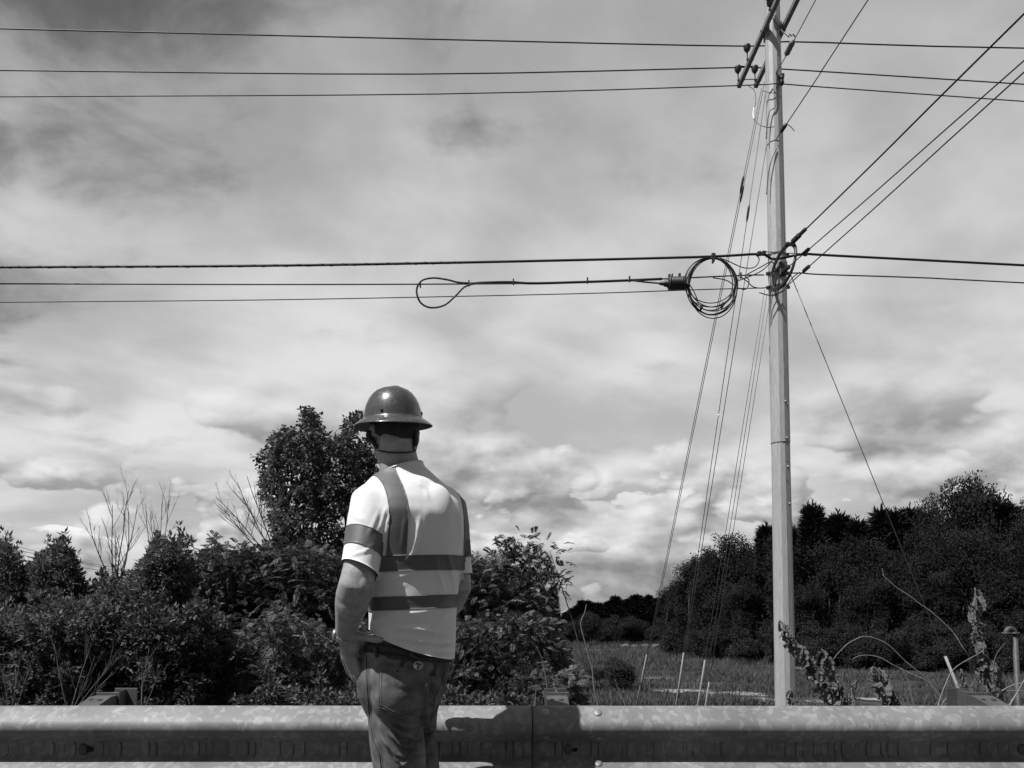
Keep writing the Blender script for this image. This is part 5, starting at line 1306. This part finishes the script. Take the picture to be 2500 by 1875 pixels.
for k in ('round', 'cedar', 'thicket'):
    for s in range(3 if k != 'round' else 4):
        V, F, T, leaf = proto(k, 70 + s * 7 + len(k)); a = np_mesh('crown', V, F, MAT[leaf]); b = mesh_obj('trunk', *T, MAT['bark'])
        PROTO[(k, s)] = (a.data, b.data); bpy.data.objects.remove(a); bpy.data.objects.remove(b)
HT = {'round': 9.9, 'cedar': 9.3, 'thicket': 3.9}; HW = {'round': 3.9, 'cedar': 2.0, 'thicket': 2.0}
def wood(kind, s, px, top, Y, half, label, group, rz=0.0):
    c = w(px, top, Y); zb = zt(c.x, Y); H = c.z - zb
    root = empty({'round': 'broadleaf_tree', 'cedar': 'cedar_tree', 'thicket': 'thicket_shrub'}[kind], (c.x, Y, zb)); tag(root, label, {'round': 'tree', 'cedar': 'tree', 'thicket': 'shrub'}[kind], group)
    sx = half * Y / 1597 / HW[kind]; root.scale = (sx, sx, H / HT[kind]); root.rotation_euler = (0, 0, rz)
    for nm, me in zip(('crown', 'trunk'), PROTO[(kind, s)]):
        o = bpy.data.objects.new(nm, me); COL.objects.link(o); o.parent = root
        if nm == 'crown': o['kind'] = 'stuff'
rr = random.Random(9)
G1 = 'broadleaf trees of the wood on the right'; G2 = 'cedars along the top of the wood'; G3 = 'thicket shrubs along the edge of the field'; G4 = 'cedars of the far hedge row'
def R_(): return rr.uniform(0, 6.28)
ORD = 'first second third fourth fifth sixth seventh eighth ninth tenth eleventh twelfth thirteenth fourteenth fifteenth sixteenth seventeenth eighteenth nineteenth twentieth twenty-first twenty-second'.split()
# singled-out trees
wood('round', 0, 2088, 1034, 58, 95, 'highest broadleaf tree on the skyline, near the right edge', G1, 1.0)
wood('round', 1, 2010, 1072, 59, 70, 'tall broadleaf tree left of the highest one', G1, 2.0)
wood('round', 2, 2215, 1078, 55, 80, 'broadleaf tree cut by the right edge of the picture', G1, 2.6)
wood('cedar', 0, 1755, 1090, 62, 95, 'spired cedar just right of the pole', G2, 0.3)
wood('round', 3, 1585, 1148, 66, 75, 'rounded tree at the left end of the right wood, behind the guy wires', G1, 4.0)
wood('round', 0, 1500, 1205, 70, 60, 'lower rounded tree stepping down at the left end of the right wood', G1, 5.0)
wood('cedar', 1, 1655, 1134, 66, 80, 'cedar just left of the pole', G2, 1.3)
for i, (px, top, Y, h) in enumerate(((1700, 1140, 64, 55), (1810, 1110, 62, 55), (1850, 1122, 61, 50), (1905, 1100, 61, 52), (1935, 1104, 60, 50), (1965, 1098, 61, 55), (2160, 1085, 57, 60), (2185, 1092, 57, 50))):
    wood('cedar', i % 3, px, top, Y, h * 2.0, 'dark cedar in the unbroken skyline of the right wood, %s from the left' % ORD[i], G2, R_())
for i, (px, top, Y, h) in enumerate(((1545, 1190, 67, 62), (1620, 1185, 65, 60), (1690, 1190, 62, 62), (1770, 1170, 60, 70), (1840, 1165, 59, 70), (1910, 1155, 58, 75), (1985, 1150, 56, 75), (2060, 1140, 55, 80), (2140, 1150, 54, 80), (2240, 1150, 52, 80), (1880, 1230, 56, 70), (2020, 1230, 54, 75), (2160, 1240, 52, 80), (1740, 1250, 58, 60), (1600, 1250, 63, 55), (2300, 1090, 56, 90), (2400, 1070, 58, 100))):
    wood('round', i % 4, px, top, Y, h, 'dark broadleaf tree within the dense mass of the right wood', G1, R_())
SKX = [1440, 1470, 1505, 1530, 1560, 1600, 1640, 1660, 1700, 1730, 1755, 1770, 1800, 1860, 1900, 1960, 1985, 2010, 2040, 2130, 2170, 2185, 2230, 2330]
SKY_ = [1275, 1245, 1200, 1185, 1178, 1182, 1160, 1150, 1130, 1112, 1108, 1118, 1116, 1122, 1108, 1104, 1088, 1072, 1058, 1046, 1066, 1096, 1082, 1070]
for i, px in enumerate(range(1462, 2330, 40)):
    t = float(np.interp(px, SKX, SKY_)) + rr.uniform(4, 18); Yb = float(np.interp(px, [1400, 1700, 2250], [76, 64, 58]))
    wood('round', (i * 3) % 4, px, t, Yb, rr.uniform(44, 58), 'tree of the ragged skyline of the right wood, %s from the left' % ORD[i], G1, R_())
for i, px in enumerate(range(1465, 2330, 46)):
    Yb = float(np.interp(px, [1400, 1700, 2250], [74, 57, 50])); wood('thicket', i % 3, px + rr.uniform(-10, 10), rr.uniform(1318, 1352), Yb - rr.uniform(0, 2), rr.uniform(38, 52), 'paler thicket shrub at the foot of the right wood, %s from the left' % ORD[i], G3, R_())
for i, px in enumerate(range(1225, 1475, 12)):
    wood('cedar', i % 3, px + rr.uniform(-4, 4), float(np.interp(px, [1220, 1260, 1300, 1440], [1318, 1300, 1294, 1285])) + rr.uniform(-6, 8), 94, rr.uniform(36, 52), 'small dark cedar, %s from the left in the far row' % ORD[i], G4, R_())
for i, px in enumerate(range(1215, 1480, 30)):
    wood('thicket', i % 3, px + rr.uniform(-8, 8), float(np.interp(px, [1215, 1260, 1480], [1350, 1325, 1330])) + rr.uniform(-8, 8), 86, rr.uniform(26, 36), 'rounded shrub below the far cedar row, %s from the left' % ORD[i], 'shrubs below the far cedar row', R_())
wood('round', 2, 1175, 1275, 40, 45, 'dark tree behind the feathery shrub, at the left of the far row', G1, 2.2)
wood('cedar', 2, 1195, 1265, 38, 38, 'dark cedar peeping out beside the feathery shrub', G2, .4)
wood('thicket', 1, 1313, 1415, 40, 62, 'lone round bush standing in the field', G3, .9)
# backing trees behind the roadside bushes on the left
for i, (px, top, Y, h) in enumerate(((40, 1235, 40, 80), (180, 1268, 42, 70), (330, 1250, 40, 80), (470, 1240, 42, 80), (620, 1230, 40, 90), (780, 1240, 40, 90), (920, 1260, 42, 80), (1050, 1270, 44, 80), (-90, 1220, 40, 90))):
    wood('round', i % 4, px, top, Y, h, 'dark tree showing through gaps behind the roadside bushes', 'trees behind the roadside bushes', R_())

# unseen trees added behind the camera to shade rail underside and shirt back
for i in range(12):
    x = -44 + i * 8 + rr.uniform(-1, 1); y = -21 - rr.uniform(0, 4); k = i % 4
    root = empty('broadleaf_tree', (x, y, -.1)); tag(root, 'unseen tree added behind the viewer to shade the rail and shirt', 'tree', 'unseen trees added for shade'); root.rotation_euler = (0, 0, R_()); s_ = rr.uniform(.95, 1.25); root.scale = (s_, s_, s_ * .95)
    for nm, me in zip(('crown', 'trunk'), PROTO[('round', k)]):
        o = bpy.data.objects.new(nm, me); COL.objects.link(o); o.parent = root
        if nm == 'crown': o['kind'] = 'stuff'
# --- grass of the field
PATCH = [(1470, 1493, 80, 4.5), (1590, 1500, 100, 6), (1645, 1512, 70, 6), (1420, 1466, 45, 3), (1760, 1516, 60, 4), (1890, 1512, 70, 4)]
PT = []
for i, (px, py, hw, hh) in enumerate(PATCH):
    def hit(py):
        lo, hi = 20.0, 110.0
        for _ in range(40):
            m = (lo + hi) / 2; q = w(px, py, m)
            if q.z > zt(q.x, m): lo = m
            else: hi = m
        return lo
    Y0 = hit(py); ry = (hit(py - hh) - hit(py + hh)) / 2; c = w(px, py, Y0); PT.append((c.x, Y0, hw * Y0 / 1597, ry))
    V = [Vector((c.x, Y0, zt(c.x, Y0) + .03))]; n = 60
    for k in range(n):
        a = 2 * math.pi * k / n; f = .72 + .55 * mnoise.noise(Vector((math.cos(a) * 2.2, math.sin(a) * 2.2, i * 5.0))) + .3 * mnoise.noise(Vector((math.cos(a) * 7, math.sin(a) * 7, i * 5.0)))
        x = c.x + hw * Y0 / 1597 * f * math.cos(a); y = Y0 + ry * f * math.sin(a); V.append(Vector((x, y, zt(x, y) + .03)))
    tag(mesh_obj('gravel_patch', V, [(0, 1 + k, 1 + (k + 1) % n) for k in range(n)], MAT['gravel']), kind='structure')
def grass():
    rng = np.random.default_rng(77); n = 120000
    Y = 33 + 60 * rng.random(n) ** 1.3; u = rng.uniform(-.05, .80, n); X = u * Y
    keep = (mask := np.array([mnoise.noise(Vector((x * .16, y * .5, 3.0))) for x, y in zip(X, Y)])) > -.18 - .0 * Y
    for cx, cy, rx, ry in PT: keep &= (((X - cx) / rx) ** 2 + ((Y - cy) / ry) ** 2 + .5 * mask > .75) | (rng.random(len(X)) < .12)
    X, Y = X[keep], Y[keep]; n = len(X); Z = np.array([zt(x, y) for x, y in zip(X, Y)]) - .02
    h = rng.uniform(.12, .42, n) * (1 + .5 * (Y > 55)) ; a = rng.uniform(0, 6.28, n); wd = .020 + .02 * rng.random(n); lean = rng.normal(size=(n, 2)) * .4
    B = np.stack([X, Y, Z], 1); s = np.stack([np.cos(a), np.sin(a), np.zeros(n)], 1) * wd[:, None]; t = B + np.stack([lean[:, 0] * h, lean[:, 1] * h, h], 1)
    V = np.stack([B - s, B + s, t], 1).reshape(-1, 3); F = np.arange(3 * n).reshape(n, 3)
    tag(np_mesh('field_grass', V, F, MAT['grass']), 'rough mown grass covering the low field', 'grass', kind='stuff')
    n = 16000; X = rng.uniform(-9, 9, n); Y = 3.75 + 4.5 * rng.random(n) ** 1.5; Z = np.array([zt(x, y) for x, y in zip(X, Y)]) - .02
    h = rng.uniform(.10, .35, n); a = rng.uniform(0, 6.28, n); wd = .003 + .003 * rng.random(n); lean = rng.normal(size=(n, 2)) * .45
    B = np.stack([X, Y, Z], 1); s = np.stack([np.cos(a), np.sin(a), np.zeros(n)], 1) * wd[:, None]; t = B + np.stack([lean[:, 0] * h, lean[:, 1] * h, h], 1)
    V = np.stack([B - s, B + s, t], 1).reshape(-1, 3); F = np.arange(3 * n).reshape(n, 3)
    tag(np_mesh('bank_grass', V, F, MAT['grass']), 'grass on the bank behind the rail', 'grass', kind='stuff')
grass()
# --- pale rubble at the far edge of the field
rng = random.Random(12)
def rock(c, s, label, seed):
    bm = bmesh.new(); bmesh.ops.create_icosphere(bm, subdivisions=2, radius=1)
    for v in bm.verts: v.co = Vector((v.co.x * s[0], v.co.y * s[1], v.co.z * s[2])) * (1 + .35 * mnoise.noise(v.co * 1.4 + Vector((seed, 0, 0))))
    me = bpy.data.meshes.new('rubble_rock'); bm.to_mesh(me); bm.free(); me.materials.append(MAT['rock'])
    o = bpy.data.objects.new('rubble_rock', me); COL.objects.link(o); o.location = c; tag(o, label, 'rock', 'rubble at the edge of the field')
for i, (px, py, sz) in enumerate(((1448, 1393, .5), (1453, 1402, .7), (1418, 1400, .45), (1395, 1398, .5), (1372, 1398, .4), (1352, 1396, .5))):
    p = w(px, py, 80); p.z = zt(p.x, 80) + .15
    rock(p, (sz, sz * .8, sz * .6 if i > 1 else sz), 'pale rock in the rubble heap below the far row' if i > 1 else ('upright pale rock at the right end of the rubble heap' if i == 0 else 'largest pale rock at the right end of the rubble heap'), i * 3.3)
